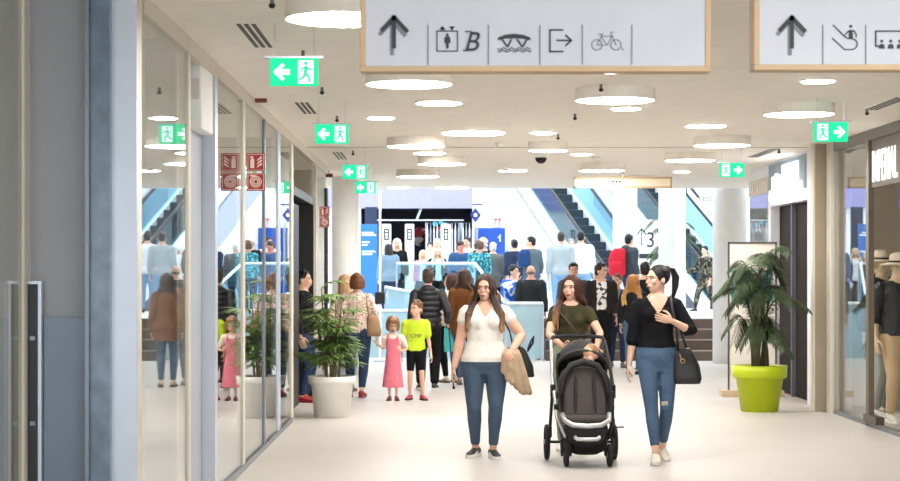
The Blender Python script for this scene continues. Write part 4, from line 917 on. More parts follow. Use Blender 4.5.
# handbag of the woman in black
t = thing('handbag', (X(687, 15.45), 15.45, 0), 'black slouchy handbag hanging from the shoulder of the ponytailed woman', 'handbag')
cz = PZ(384, 15.45)
g = G().loft([(cz, .115, .05, 0, 0), (cz+.05, .128, .065, 0, 0), (cz+.16, .118, .06, -.01, 0), (cz+.26, .085, .04, -.025, 0), (cz+.31, .062, .02, -.035, 0)], 20, 3)
put('bag_body', g, LEA, t, smooth=True, vox=.012)
shp = Vector((I3['A'][1][0].x - (X(687, 15.45)-X(657, 15.5)), .02, I3['sh']))
strap('strap', [(-.08, -.02, cz+.29), (-.10, -.10, 1.12), shp+Vector((-.045, -.085, -.02)), shp+Vector((-.04, 0, .035)), shp+Vector((-.02, .10, -.05)), (-.04, .06, 1.1), (0, .02, cz+.30)], .011, LEA, t)
put('clasp', G().torus((-.045, -.052, cz+.20), .018, .004, 'Y', 14, 6).tube([(-.07, -.055, cz+.26), (-.055, -.06, cz+.21)], .004, 6), mat('gold_metal', (200, 170, 110), .3, .9), t)
# white woman's black bag + beige coat
w1 = I1['A'][1][2]; bx, by = X(485, 15.85), 15.85
t = thing('shoulder_bag', (bx+w1.x+.05, by+.02, 0), 'black shoulder bag under the arm of the woman in the white top', 'handbag')
put('bag_body', G().loft([(.70, .10, .035, .06, 0), (.80, .11, .045, .04, 0), (.93, .09, .035, .0, 0), (.97, .07, .02, -.01, 0)], 18, 3), LEA, t, smooth=True, vox=.012)
shq = Vector((I1['A'][1][0].x-(w1.x+.05), .0, I1['sh']))
strap('strap', [(-.03, -.03, .96), (-.06, -.09, 1.1), shq+Vector((-.03, -.085, -.04)), shq+Vector((-.02, 0, .035)), shq+Vector((0, .09, -.06)), (.02, .06, 1.05), (.03, .02, .96)], .008, LEA, t)
put('side_strap', G().tube([(.10, -.02, .95), (.13, -.02, 1.03), (.15, 0, 1.06), (.145, .02, 1.0), (.10, .02, .93)], .009, 6), LEA, t, smooth=True)
tan = cloth('beige_coat', (184, 160, 132), var=.12)
g = G(); rr = random.Random(4); ox, oz = w1.x, w1.z
for i in range(13):
    u = i/12; x0_ = ox-.05+.10*u; L = .17+.20*u + rr.uniform(-.03, .03); sw = -.03+.14*u
    g.tube([(x0_, -.13, oz+.0), (x0_-.01+sw*.15, -.215+rr.uniform(-.01, .01), oz-.03), (x0_+sw*.5, -.21+rr.uniform(-.025, .02), oz-.03-L*.5), (x0_+sw, -.19+rr.uniform(-.03, .02), oz-.03-L)], [.018, .026, .03, .024], 8)
    g.tube([(x0_, -.13, oz-.01), (x0_+.0, -.09, oz-.05), (x0_+sw*.5, -.08, oz-.2-.3*L)], [.018, .022, .02], 8)
tag(put('coat', g, tan, smooth=True, vox=.011, it=3, loc=(bx, by, 0)), 'beige coat draped over the forearm of the woman in the white top', 'coat')
# crossbody strap bag of stroller woman
sx2 = X(571, 16.35); t = thing('crossbody_bag', (sx2, 16.35, 0), 'slim brown crossbody strap worn over the olive tee', 'handbag')
strap('strap', [(-.12, -.055, 1.325), (-.10, -.108, 1.25), (-.03, -.168, 1.17), (.04, -.155, 1.08), (.13, -.12, .95), (.20, -.03, .84)], .009, mat('brown_leather', (74, 54, 42), .5), t)
put('bag_body', G().loft([(.66, .05, .09, .235, .0), (.70, .06, .10, .235, 0), (.82, .055, .095, .235, 0), (.85, .04, .08, .235, 0)], 16, 3), mat('brown_leather', (74, 54, 42), .5), t, smooth=True)
# brown handbag of blouse woman
hx = X(374, 23.3); t = thing('handbag', (hx, 23.3, 0), 'light brown tote bag carried by the woman in the speckled blouse', 'handbag')
put('bag_body', G().loft([(.80, .085, .05, 0, 0), (.86, .095, .055, 0, 0), (1.02, .08, .04, -.01, 0), (1.08, .06, .02, -.01, 0)], 16, 3), mat('tan_leather', (166, 130, 98), .5), t, smooth=True)
strap('strap', [(-.06, 0, 1.06), (-.09, -.03, 1.2), (-.10, 0, 1.36), (-.07, .05, 1.2), (.04, .0, 1.06)], .009, mat('tan_leather', (166, 130, 98), .5), t)
# teal bag and crutch
t = thing('shopping_bag', (X(449, 26.1), 26.1, 0), 'turquoise shopping bag hanging beside the brown coat', 'bag')
put('bag_body', G().loft([(.48, .07, .05, 0, 0), (.60, .075, .055, 0, 0), (.82, .07, .05, 0, 0)], 16, 5), cloth('turquoise', (90, 200, 196)), t)
strap('handle', [(-.06, 0, .81), (-.03, 0, .93), (.03, 0, .93), (.06, 0, .81)], .007, cloth('turquoise', (90, 200, 196)), t)
wk = IK['A'][-1][2]; cxk, cyk = X(428, 24.9)-wk.x, 24.9-wk.y   # heading 180 flips x and y
t = thing('crutch', (cxk+.0, cyk+.10, 0), 'dark blue and black elbow crutch held by the person in the puffer jacket', 'crutch')
bl = mat('crutch_blue', (52, 70, 120), .4)
put('shaft', G().tube([(.085, .02, .02), (.02, 0, .83)], .0115, 10, False), bl, t); put('grip', G().tube([(.02, -.07, .845), (.02, .05, .845)], .016, 8), BLACK, t)
put('cuff', G().tube([(.02, 0, .83), (.0, .05, 1.02)], .010, 8).torus((0, .05, 1.06), .05, .008, 'Z', 14, 6, -.6, 3.7), BLACK, t); put('rubber_tip', G().lathe([(.016, 0), (.02, .0), (.015, .04)], (.085, .02, 0), 12), BLACK, t)
# red backpack, blue backpack
rb = cloth('red_pack', (196, 40, 56)); bkx = X(629, 36.0)
t = thing('backpack', (bkx-.25, 35.85, .75), 'red backpack worn by the man in the dark grey hoodie', 'backpack')
put('bag_body', G().loft([(.80, .12, .11, 0, 0), (.86, .17, .14, 0, 0), (1.15, .17, .14, 0, 0), (1.3, .15, .11, .02, 0), (1.36, .09, .06, .04, 0)], 18, 3), rb, t, smooth=True)
put('pocket', G().loft([(.84, .11, .04, -.03, -.13), (.9, .12, .05, -.03, -.13), (1.05, .12, .05, -.03, -.13), (1.1, .09, .03, -.03, -.12)], 16, 3), rb, t, smooth=True)
t = thing('backpack', (X(524, 37.2), 37.15, .75), 'blue backpack on the man in the grey jacket', 'backpack')
put('bag_body', G().loft([(1.0, .10, .09, 0, 0), (1.05, .13, .11, 0, 0), (1.25, .13, .11, 0, 0), (1.36, .08, .06, .02, 0)], 16, 3), cloth('pack_blue', (40, 66, 112)), t, smooth=True)
# ================================================================ STROLLER (built around its own origin: front faces -Y)
SX, SYY = X(583.5, 15.3), 15.3
fab = mat('stroller_black', (26, 25, 26), .7, bump=.25); lin_ = mat('liner_brown_grey', (64, 56, 54), .8, bump=.3, bscale=30); slv = mat('stroller_silver', (200, 200, 202), .3, .7); rub = mat('tyre', (30, 29, 29), .8)
t = thing('stroller', (SX, SYY, 0), 'black tandem stroller with grey brown seat liner and silver bumper bar', 'stroller')
def wheel(x, y, R, w, nm='wheel'):
    o = put(nm, G().torus((x, y, R), R-.022, .022, 'X', 32, 10), rub, t, smooth=True)
    g = G().torus((x, y, R), R-.048, .008, 'X', 28, 6)
    for k in range(5):
        a = 2*PI*k/5; g.tube([(x, y, R), (x, y+math.cos(a)*(R-.05), R+math.sin(a)*(R-.05))], .009, 6, False)
    g.disc((x-.022, y, R), .022, .044, 'X', 16)
    put('rim', g, ALUD, o)
wheel(-.292, .32, .155, .05); wheel(.292, .32, .155, .05); wheel(-.165, -.26, .098, .04); wheel(.198, -.26, .098, .04)
for sx in (-1, 1):
    fx = -.165 if sx < 0 else .198
    put('front_fork', G().tube([(fx-.034, -.26, .098), (fx-.036, -.22, .22), (fx, -.18, .25), (fx+.036, -.22, .22), (fx+.034, -.26, .098)], .013, 8), fab, t, smooth=True)
    put('frame_tube', G().tube([(fx, -.20, .24), (sx*.235, -.12, .40), (sx*.245, -.02, .56), (sx*.255, .1, .68), (sx*.25, .35, .85), (sx*.235, .62, 1.02)], .0155, 10), slv if sx < 0 else fab, t, smooth=True)
    put('rear_strut', G().tube([(sx*.275, .32, .155), (sx*.265, .26, .34), (sx*.255, .12, .62)], .014, 8), fab, t, smooth=True)
    put('hub_joint', G().box(sx*.255-.022, sx*.255+.022, .02, .12, .55, .67).box(sx*.225-.03, sx*.225+.03, -.1, .0, .46, .51), fab, t, bev=.012)
    put('seat_bracket', G().box(sx*.225-.02, sx*.225+.02, -.16, -.06, .56, .62), fab, t, bev=.008); put('wheel_bracket', G().box(sx*.27-.016, sx*.27+.016, .22, .3, .20, .30), fab, t, bev=.008)
put('axle', G().tube([(-.29, .32, .155), (.29, .32, .155)], .012, 8).tube([(-.165, -.2, .24), (.198, -.2, .24)], .016, 8), fab, t)
put('handlebar', G().tube([(-.235, .62, 1.02), (-.22, .68, 1.05), (-.1, .70, 1.06), (.1, .70, 1.06), (.22, .68, 1.05), (.235, .62, 1.02)], .017, 10), fab, t, smooth=True)
# front seat: shell, liner, harness
g = G()
sec = [(.40, .185, -.26), (.50, .20, -.20), (.62, .205, -.14), (.72, .19, -.08), (.79, .155, -.04), (.835, .09, -.02)]
def shell(g, sec, m, th, depth):
    rs = []
    for z, w, y in sec:
        r = []
        for i in range(17):
            a = PI*i/16; r.append(Vector((-(w+m)*math.cos(a), y + depth*(math.sin(a)**.6), z)))
        for i in range(16, -1, -1):
            a = PI*i/16; r.append(Vector((-(w+m+th)*math.cos(a), y + (depth+th)*(math.sin(a)**.6)+.004, z)))
        rs.append(r)
    return g.rings(rs)
put('front_seat_shell', shell(G(), [(.36, .17, -.26)]+sec, .008, .022, .10), fab, t, smooth=True, vox=.009)
ln = put('seat_liner', G().loft([(.40, .175, .03, 0, -.20), (.45, .182, .045, 0, -.17), (.60, .180, .04, 0, -.10), (.72, .168, .035, 0, -.04), (.79, .13, .03, 0, -.01), (.82, .06, .02, 0, .0)], 22, 3.2), lin_, t, smooth=True, vox=.01)
put('seat_pad', G().loft([(.36, .17, .09, 0, -.26), (.40, .18, .10, 0, -.26), (.43, .17, .09, 0, -.25)], 22, 3), lin_, t, smooth=True)
for sx in (-1, 1): put('harness_strap', G().tube([(sx*.085, -.205, .45), (sx*.08, -.165, .60), (sx*.075, -.10, .74)], .013, 6), fab, t)
put('front_canopy', G().tube([(-.20, -.13, .60), (-.175, -.10, .74), (-.11, -.06, .835), (0, -.05, .868), (.11, -.06, .835), (.175, -.10, .74), (.20, -.13, .60)], [.02, .026, .03, .032, .03, .026, .02], 10), fab, t, smooth=True)
put('bumper_bar', G().tube([(-.195, -.24, .44), (-.185, -.34, .395), (-.12, -.385, .36), (0, -.395, .35), (.12, -.385, .36), (.185, -.34, .395), (.195, -.24, .44)], .021, 12), slv, t, smooth=True)
put('footrest', G().tube([(-.10, -.40, .26), (-.085, -.405, .245), (0, -.41, .242), (.085, -.405, .245), (.10, -.40, .26)], .017, 10), slv, t, smooth=True)
put('footwell', G().loft([(.20, .13, .09, 0, -.27), (.28, .165, .12, 0, -.27), (.37, .18, .13, 0, -.26)], 22, 3.5), fab, t, smooth=True)
put('basket', G().loft([(.085, .10, .14, 0.02, .03), (.12, .17, .24, .01, .02), (.22, .205, .30, .01, .02), (.30, .21, .30, .0, .02), (.33, .20, .28, 0, .02)], 24, 3), fab, t, smooth=True)
# rear seat and its hood
put('rear_seat', shell(G(), [(.60, .19, .15), (.72, .20, .17), (.84, .205, .20), (.93, .19, .22)], .0, .02, .12), fab, t, smooth=True, vox=.01)
g = G(); rs = []
for k in range(8):
    a = math.radians(12+k*21); rr_ = []
    for i in range(19):
        b_ = PI*i/18; w = .215*math.cos(b_); h = math.sin(b_)
        rr_.append(Vector((w, .30-.20*math.cos(a)*(.25+.75*h), .80+.0*h + .245*h*(.35+.65*math.sin(a)) )))
    rs.append(rr_)
outer = [[p for p in r] + [Vector((p.x*.92, p.y+.012, .80+(p.z-.80)*.90)) for p in reversed(r)] for r in rs[0:8]]
g.rings(outer)
put('rear_hood', g, fab, t, smooth=True)
put('hood_rim', G().tube([Vector((.22*math.cos(PI*i/18), .12-.04*math.sin(PI*i/18), .80+.16*math.sin(PI*i/18))) for i in range(19)], .011, 8), mat('hood_trim', (50, 48, 48), .6), t, smooth=True)
put('brake_pedal', G().tube([(.29, .30, .28), (.345, .30, .285), (.37, .30, .285)], .007, 6).tube([(.26, .2, .36), (.27, .25, .32)], .026, 8), mat('dark_red', (96, 30, 34), .5), t)
# toddler: head, shoulders and small arms above the front seat
kid_t = thing('person', (SX+.065, SYY+.13, .48), 'toddler with short fair brown hair in the rear stroller seat, face turned aside', 'person')
kg = G(); HMt = Matrix.Translation((0, 0, .435)) @ Matrix.Rotation(math.radians(-48), 4, 'Z') @ Matrix.Rotation(math.radians(8), 4, 'X') @ Matrix.Scale(.80, 4)
kg.loft([(.0, .10, .09, 0, .03), (.15, .095, .07, 0, .02), (.26, .10, .06, 0, .02), (.30, .06, .045, 0, .02), (.36, .035, .035, 0, .01)], 16)
for sx in (-1, 1): kg.tube([(sx*.095, .0, .26), (sx*.14, -.05, .17), (sx*.08-.03, -.11, .28)], [.034, .028, .02], 8)
for sx in (-1, 1): kg.tube([(sx*.05, 0, .03), (sx*.07, -.1, .05), (sx*.07, -.12, -.02)], [.045, .035, .025], 8)
i0 = len(kg.v)
kg.ell((0, .012, .026), (.076, .090, .086), 18, 10); kg.ell((0, -.018, -.03), (.064, .062, .062)); kg.ell((0, -.052, -.07), (.026, .024, .02)); kg.ell((0, -.084, -.018), (.012, .014, .012))
for sx in (-1, 1): kg.ell((sx*.04, -.050, -.03), (.028, .026, .026)); kg.ell((sx*.078, .012, -.012), (.010, .018, .028))
kg.xf(HMt, i0)
hgk = G()
for sx in (-1, 1): hand(hgk, (sx*.08-.03, -.11, .28), (-.1, -.3, .9), (-sx, 0, 0), (0, 1, 0), .55, 30)
fe = G(); fl = G()
for sx in (-1, 1): fe.ell((sx*.030, -.078, .0), (.011, .006, .007), 8, 6)
fl.ell((0, -.080, -.052), (.017, .010, .007)); fe.xf(HMt); fl.xf(HMt)
sk = mat('skin_228_176_148', (228, 176, 148), .55)
put('body', kg, sk, kid_t, smooth=True, vox=.008, it=2, extra=[(hgk, sk), (fe, _m['iris_dark']), (fl, _m['lips_158'])])
g = G(); g.ell((0, .026, .036), (.081, .088, .086), 18, 10); g.ell((0, .05, -.01), (.07, .06, .05)); g.xf(HMt)
put('hair', g, hairm('hair_toddler', (150, 112, 76), (166, 128, 90), 0, 1), kid_t, smooth=True, vox=.008)
put('shirt', G().loft([(-.01, .11, .10, 0, .03), (.15, .108, .082, 0, .02), (.25, .112, .072, 0, .02), (.29, .075, .055, 0, .02)], 16), greyc, kid_t, smooth=True)
# ================================================================ PLANTS
def pot(root, prof, m, soilz, soilr):
    put('pot', G().lathe(prof, n=48), m, root, smooth=False)
    for p in root.children[-1].data.polygons: p.use_smooth = len(p.vertices) == 4
    put('soil', G().lathe([(soilr, soilz-.02), (soilr, soilz)], n=24), mat('soil', (70, 54, 42), .9, bump=.6), root)
def leafm(name, c, c2):
    if name in _m: return _m[name]
    m = mat(name, c, .5, var=.35, vscale=9, spec=.4); nt = m.node_tree; b = nt.nodes['Principled BSDF']
    return m
def blade(g, p, d, L, w, droop, seg=4):
    d = Vector(d).normalized(); side = d.cross(Vector((0, 0, 1)));
    if side.length < .05: side = Vector((1, 0, 0))
    side.normalize(); pts = []; q = Vector(p); dd = d.copy()
    vs = []; n_ = (side.cross(dd)).normalized()
    for i in range(seg+1):
        u = i/seg; ww = w*math.sin(PI*min(.08+.92*u, .985))**.7*.5
        vs += [q-side*ww, q+n_*ww*.35, q+side*ww]; dd = (dd+Vector((0, 0, -droop/seg))).normalized(); q = q+dd*(L/seg)
    fs = []
    for i in range(seg): fs += [(3*i, 3*i+1, 3*i+4, 3*i+3), (3*i+1, 3*i+2, 3*i+5, 3*i+4)]
    g.add(vs, fs)
R = random.Random(11)
# bamboo palm (left)
lx = X(332, 20.3); t = thing('potted_bamboo_palm', (lx, 20.3, 0), 'bushy bamboo palm in a white pot against the left shopfront', 'potted plant')
pot(t, [(.0, 0), (.20, 0), (.235, .36), (.262, .37), (.272, .46), (.255, .46), (.25, .41), (.0, .41)], mat('pot_white', (238, 236, 230), .45), .43, .25)
g = G(); lf = G()
for c in range(11):
    a = R.uniform(0, 6.28); r = R.uniform(.0, .11); bx_, by_ = r*math.cos(a), r*math.sin(a); h = R.uniform(.9, 1.5); lean = R.uniform(.02, .12)
    tx, ty = bx_+lean*math.cos(a), by_+lean*math.sin(a)
    g.tube([(bx_, by_, .42), ((bx_+tx)/2, (by_+ty)/2, .42+(h-.42)*.5), (tx, ty, h)], [.013, .011, .008], 6)
    for q in range(9):
        u = .22+.78*q/8; z = .42+(h-.42)*u + R.uniform(-.03, .05); cx_, cy_ = bx_+(tx-bx_)*u, by_+(ty-by_)*u
        if .42 < u < .55 and R.random() < .6: continue
        aa = R.uniform(0, 6.28); el = R.uniform(.1, .8); d = Vector((math.cos(aa), math.sin(aa), el)).normalized(); pl = R.uniform(.07, .19); hub = Vector((cx_, cy_, z))+d*pl
        g.tube([(cx_, cy_, z), hub], [.004, .003], 4)
        for b_ in range(9):
            f = math.radians(-80+160*b_/8+R.uniform(-8, 8)); sd = d.cross(Vector((0, 0, 1))).normalized(); dv = d*math.cos(f)+sd*math.sin(f); dv.z = dv.z*.5+.12
            blade(lf, hub, dv, R.uniform(.19, .30)*(1-.25*abs(f)/1.4), .034, R.uniform(.5, 1.1), 4)
put('stems', g, mat('cane_green', (128, 116, 74), .6), t); put('foliage', lf, leafm('palm_leaf_green', (100, 128, 62), None), t)
# areca palm (right)
rx = X(759.5, 21.1); t = thing('potted_areca_palm', (rx, 21.1, 0), 'areca palm with dark arching fronds in a lime green pot at right', 'potted plant')
pot(t, [(.0, 0), (.215, 0), (.275, .39), (.30, .39), (.318, .41), (.322, .535), (.30, .54), (.285, .50), (.0, .50)], mat('pot_lime', (186, 204, 20), .45), .52, .285)
g = G(); lf = G()
def frond(base, az, h, reach, drop, n=34, LL=.25, k0=.30):
    ca, sa = math.cos(az), math.sin(az); pts = []
    for i in range(15):
        u = i/14; r = reach*(u**1.9); z = base[2]+(h-base[2])*(1-(1-u)**1.8) - drop*max(0, u-.6)**1.4*3; pts.append(Vector((base[0]+ca*r, base[1]+sa*r, z)))
    g.tube(pts, [.012-.0006*i for i in range(15)], 5)
    side = Vector((-sa, ca, 0))
    for k in range(n):
        u = k0+(1-k0)*(k/(n-1)); f = u*14; i = min(int(f), 13); p = pts[i].lerp(pts[i+1], f-i); tn = (pts[i+1]-pts[i]).normalized()
        L = LL*(math.sin(PI*min(1, .15+.85*(1-abs((u-.62)/.42)**1.6 if abs(u-.62) < .42 else 0)))*.0+ (1-abs(u-.6)*1.3))
        for s_ in (-1, 1):
            d = (tn*.75+side*s_*.85+Vector((0, 0, .10))).normalized(); blade(lf, p, d, max(.07, L)*R.uniform(.85, 1.1), .017, R.uniform(.9, 1.7), 4)
for c in range(25):
    az = 2.4*c + R.uniform(-.3, .3); frond((R.uniform(-.09, .09), R.uniform(-.09, .09), .50), az, R.uniform(1.5, 2.15), R.uniform(.25, .66), R.uniform(.25, .6))
for c in range(8):
    az = 2.4*c + R.uniform(-.3, .3)+1; frond((R.uniform(-.1, .1), R.uniform(-.1, .1), .50), az, R.uniform(1.0, 1.3), R.uniform(.3, .52), R.uniform(.4, .6))
put('stems', g, mat('cane_dark', (84, 80, 52), .6), t); put('foliage', lf, leafm('areca_leaf_dark', (60, 78, 46), None), t)
# kentia on the raised hall, around the columns
R = random.Random(3)
ux = X(672, 37.3); t = thing('potted_kentia_palm', (ux, 37.3, .75), 'tall palm beside the floor directory pillar on the raised hall', 'potted plant')
pot(t, [(.0, 0), (.22, 0), (.28, .5), (.0, .5)], mat('pot_red', (176, 44, 46), .5), .52, .25)
g = G(); lf = G()
for c in range(16): frond((R.uniform(-.08, .08), R.uniform(-.08, .08), .50), 2.4*c+R.uniform(-.3, .3), R.uniform(1.2, 2.3), R.uniform(.4, .62), R.uniform(.3, .7), 22, .28)
put('stems', g, _m['cane_dark'], t); put('foliage', lf, leafm('kentia_leaf', (64, 88, 58), None), t)
t = thing('directory_pillar', (X(648.5, 38.2), 38.2, .75), 'white floor directory pillar with an up arrow and the number 3', 'sign')
put('board', G().box(-.24, .24, 0, .12, 0, 2.0), WHITE, t, bev=.01)
txt('floor_number', '3', INK, t, (-.06, -.004, 1.42), (1, 0, 0), (0, 0, 1), .46, .006, sx=.9)
g = G(); g.box(-.155, -.135, -.006, 0, 1.45, 1.80)
for sx in (-1, 1): g.prism([(-.145, 0, 1.83), (-.145+sx*.10, 0, 1.70), (-.145+sx*.10, 0, 1.66), (-.145, 0, 1.79)], (0, -.006, 0))
put('arrow', g, INK, t); put('dark_strip', G().box(-.2, .2, -.006, 0, 1.18, 1.28), INK, t)
t = thing('wall_lettering', (X(696, 49.9), 49.98, PZ(196, 49.9)), 'grey wall lettering with a slanted up-left arrow, between the columns at upper right', 'wall sign')
txt('word', 'restau', INKL, t, (.08, -.01, -.15), (1, 0, 0), (0, 0, 1), .32, .01, sx=.8)
txt('word', 'co', INKL, t, (.3, -.01, -.55), (1, 0, 0), (0, 0, 1), .30, .01, sx=.8)
g = G(); g.prism([(-.2, 0, .38), (.12, 0, -.02), (.06, 0, -.06), (-.26, 0, .34)], (0, -.01, 0)); g.box(-.3, .05, -.01, 0, .34, .40).box(-.3, -.24, -.01, 0, .08, .40)
put('arrow', g, INK, t)
# ================================================================ POSTER STAND
Yp = 23.6; px0 = X(728, Yp); t = thing('poster_stand', (px0, Yp, 0), 'thin dark framed poster stand with a turquoise picture, behind the areca palm', 'display stand')
zt = PZ(242, Yp); Wp = .62
fr = mat('stand_frame', (84, 74, 66), .5)
put('frame', G().box(0, .022, 0, .03, .08, zt).box(Wp, Wp+.022, 0, .03, .08, zt).box(0, Wp, 0, .03, zt-.02, zt), fr, t)
[put('foot', G().box(a_, b_, -.10, .16, 0, .085), mat('stand_foot', (208, 184, 152), .6), t, bev=.005) for a_, b_ in ((-.09, .16), (Wp-.1, Wp+.1))]
put('pane', G().box(.022, Wp, .012, .018, .2, zt-.02), mat('stand_cream', (240, 234, 222), .4), t)
tq = spots('turquoise_picture', (60, 150, 150), [(190, 220, 210), (24, 90, 100)], 5, (.5, .56))
put('picture', G().box(.05, Wp-.03, .006, .012, PZ(304, Yp), PZ(270, Yp)), tq, t)
# ================================================================ MANNEQUINS
mann = (214, 190, 158)
silv = mat('silver_jeans', (176, 180, 176), .35, .4, bump=.6, bscale=12)
M1, _ = person('mannequin in dark jacket and silver jeans in the right shop window', (X(880, 20.4), 20.4, 0), 1.86, 30, b=.95, face=False, skin=mann, hair=None, name='mannequin', cat='mannequin', vox=.014,
   top=dict(n='jacket', m_=mat('biker_leather', (40, 42, 44), .4, bump=.5), sleeve=1.9, z0=.84, m=.03), low=dict(m_=silv, m=.015, flare=.01), shoes=((226, 220, 210), (236, 232, 226)))
M2, _ = person('mannequin in dark vest and sand trousers by the right photo edge', (X(898, 19.6), 19.6, 0), 1.82, 10, b=.95, face=False, skin=mann, hair=None, name='mannequin', cat='mannequin', vox=.014,
   top=dict(n='jacket', m_=_m['biker_leather'], sleeve=1.2, z0=.84, m=.03), low=dict(m_=cloth('sand', (206, 180, 142)), m=.015), shoes=((226, 220, 210), (236, 232, 226)))
for m_, hx_, hy_, H_, w in ((M1, X(880, 20.4), 20.4, 1.86, 'left'), (M2, X(898, 19.6), 19.6, 1.82, 'right')):
    t = thing('hat', (hx_, hy_-.01, H_-.10), 'pale brimmed hat on the %s mannequin' % w, 'hat')
    put('crown', G().lathe([(.105, 0), (.10, .05), (.085, .10), (.04, .125), (0, .12)], n=24), mat('hat_cream', (222, 208, 186), .8), t, smooth=True)
    put('brim', G().lathe([(.10, .0), (.19, -.015), (.20, -.005), (.10, .014)], n=32), _m['hat_cream'], t, smooth=True)
    put('band', G().lathe([(.1065, .006), (.105, .035)], n=24), mat('hat_band', (60, 50, 44), .7), t)
t = thing('handbag', (X(868, 20.0), 20.0, .0), 'black bag hanging at the hip of the left mannequin', 'handbag')
put('bag_body', G().loft([(1.02, .09, .05, 0, 0), (1.06, .11, .06, 0, 0), (1.20, .10, .05, 0, 0), (1.24, .08, .03, 0, 0)], 16, 3), LEA, t, smooth=True)
strap('strap', [(-.06, 0, 1.22), (.0, -.05, 1.5), (.10, .1, 1.62), (.06, .05, 1.22)], .008, LEA, t)
t = thing('handbag', (XR+.5, 18.6, 0), 'cream lattice display rack low in the imperial window', 'display') if False else None
# ================================================================ HALL: balustrades, shop, door
def glassrail(name, pts, label, panes=None, h=1.0, bottom=0.05, m=GLASSB):
    """pts: floor points of the rail line, with z"""
    root = thing(name, pts[0], label, 'balustrade'); o0 = Vector(pts[0])
    q = [Vector(p)-o0 for p in pts]
    put('handrail', G().tube([p+Vector((0, 0, h)) for p in q], .030, 8, False), mat('rail_white', (226, 236, 240), .35, .2), root)
    for a, b in zip(q[:-1], q[1:]):
        n = max(1, round((b-a).length/1.2)); dv = (b-a)/n; side = Vector((-(b-a).y, (b-a).x, 0)).normalized()*.012
        for i in range(n):
            A = a+dv*i+dv*.02; B = a+dv*(i+1)-dv*.02; up_ = Vector((0, 0, 1))
            put('pane', G().add([A+up_*bottom, B+up_*bottom, B+up_*(h-.03), A+up_*(h-.03), A+side+up_*bottom, B+side+up_*bottom, B+side+up_*(h-.03), A+side+up_*(h-.03)], [(0,1,2,3),(4,7,6,5),(0,4,5,1),(1,5,6,2),(2,6,7,3),(3,7,4,0)]), m, root)
        for i in range(n+1):
            A = a+dv*i; put('baluster', G().tube([A, A+Vector((0, 0, h))], .016, 6, False), ALU, root)
    return root
Y1 = 33.1
glassrail('glass_balustrade', [(X(506, Y1), Y1, 0), (X(543, Y1), Y1, 0)], 'glass balustrade panel at the left end of the brown stairs', h=1.06, m=FROST)
Ye = 35.6
glassrail('glass_balustrade', [(X(396, Ye), 36.1, .75), (X(475, Ye), 36.1, .75)], 'glass balustrade along the edge of the raised hall, before the crowd', h=1.06)
glassrail('glass_balustrade', [(X(475, 35.9), 35.9, .75), (X(506, Y1)-.02, 33.3, .02)], 'sloping glass balustrade stepping down right of the frizzy-haired woman', h=1.06)
glassrail('glass_balustrade', [(X(385, 34.5), 34.5, .35), (X(455, 34.0), 34.0, 0.1)], 'inclined lower glass balustrade behind the puffer jacket', h=1.0, m=FROST)
struct('trim_26', G().prism([(X(385, 34.5), 34.4, 0), (X(455, 34.0), 33.9, 0), (X(455, 34.0), 33.9, .14), (X(385, 34.5), 34.4, .39)], (0, .2, 0)), WHITE)
glassrail('glass_balustrade', [(X(362, 33.4), 33.4, -.0), (X(470, 33.4), 33.4, 0.0)], 'level lower glass balustrade behind the two children', h=.92, m=FROST)
bluem = mat('blue_counter', (60, 150, 214), .4)
tag(put('blue_counter', G().loft([(0, .24, .3, 0, 0), (.5, .26, .32, 0, 0), (1.02, .26, .32, 0, 0), (1.06, .24, .3, 0, 0)], 28, 3), bluem, smooth=False, loc=(X(398, 35.2), 35.3, 0)), 'bright blue counter behind the lower glass balustrades', 'counter')
tag(put('turquoise_bench', G().box(-.9, .9, 0, .5, 0, .42), mat('turquoise_bench', (110, 206, 220), .4), loc=(.5, 35.2, 0), bev=.05), 'long pale turquoise bench behind the lower glass balustrades', 'bench')
t = thing('slim_pole', (X(380, 32.8), 32.8, 0), 'slim white pole with a small black box, left of the children', 'pole')
put('pole', G().tube([(0, 0, 0), (0, 0, CEIL)], .022, 10, False), WHITE, t); put('box', G().box(-.09, .09, -.06, .06, PZ(304, 32.8), PZ(292, 32.8)), BLACK, t, bev=.01)
put('base', G().lathe([(.11, 0), (.11, .03), (.02, .05)], n=20), ALU, t)
# back shop
blk = mat('shop_dark', (38, 40, 50), .7)
struct('wall_shop_back', G().box(-2.3, 1.0, 54, 54.1, .75, 3.5).box(-2.3, -2.2, 50.3, 54, .75, 3.5).box(.9, 1.0, 50.3, 54, .75, 3.5).box(-2.3, 1.0, 50.3, 54.1, 3.42, 3.5).box(-2.3, 1.0, 50.3, 54.1, .70, .76), blk)
Yb = 46
o = thing('roll_up_banner', (X(369, Yb), Yb, .75), 'blue roll-up banner with white lines of text at the far shop', 'banner')
put('sheet', G().box(-.22, .22, 0, .01, .06, PZ(224, Yb)-.75), mat('banner_blue', (40, 110, 186), .5), o); put('foot', G().box(-.24, .24, -.06, .08, 0, .06), ALU, o)
g = G()
for i, (w, zz) in enumerate(((.30, .24), (.36, .30), (.20, .48), (.14, .55), (.34, .72), (.26, .79))): g.box(-.18, -.18+w, -.003, 0, PZ(224, Yb)-.75-zz, PZ(224, Yb)-.75-zz+.035)
put('text_lines', g, WHITE, o)
tag(put('navy_panel', G().box(-.16, .16, 0, .05, 0, PZ(207, 47)-.75), mat('navy_panel', (30, 44, 74), .6), loc=(X(371, 47), 47, .75)), 'tall navy panel standing behind the blue banner', 'panel')
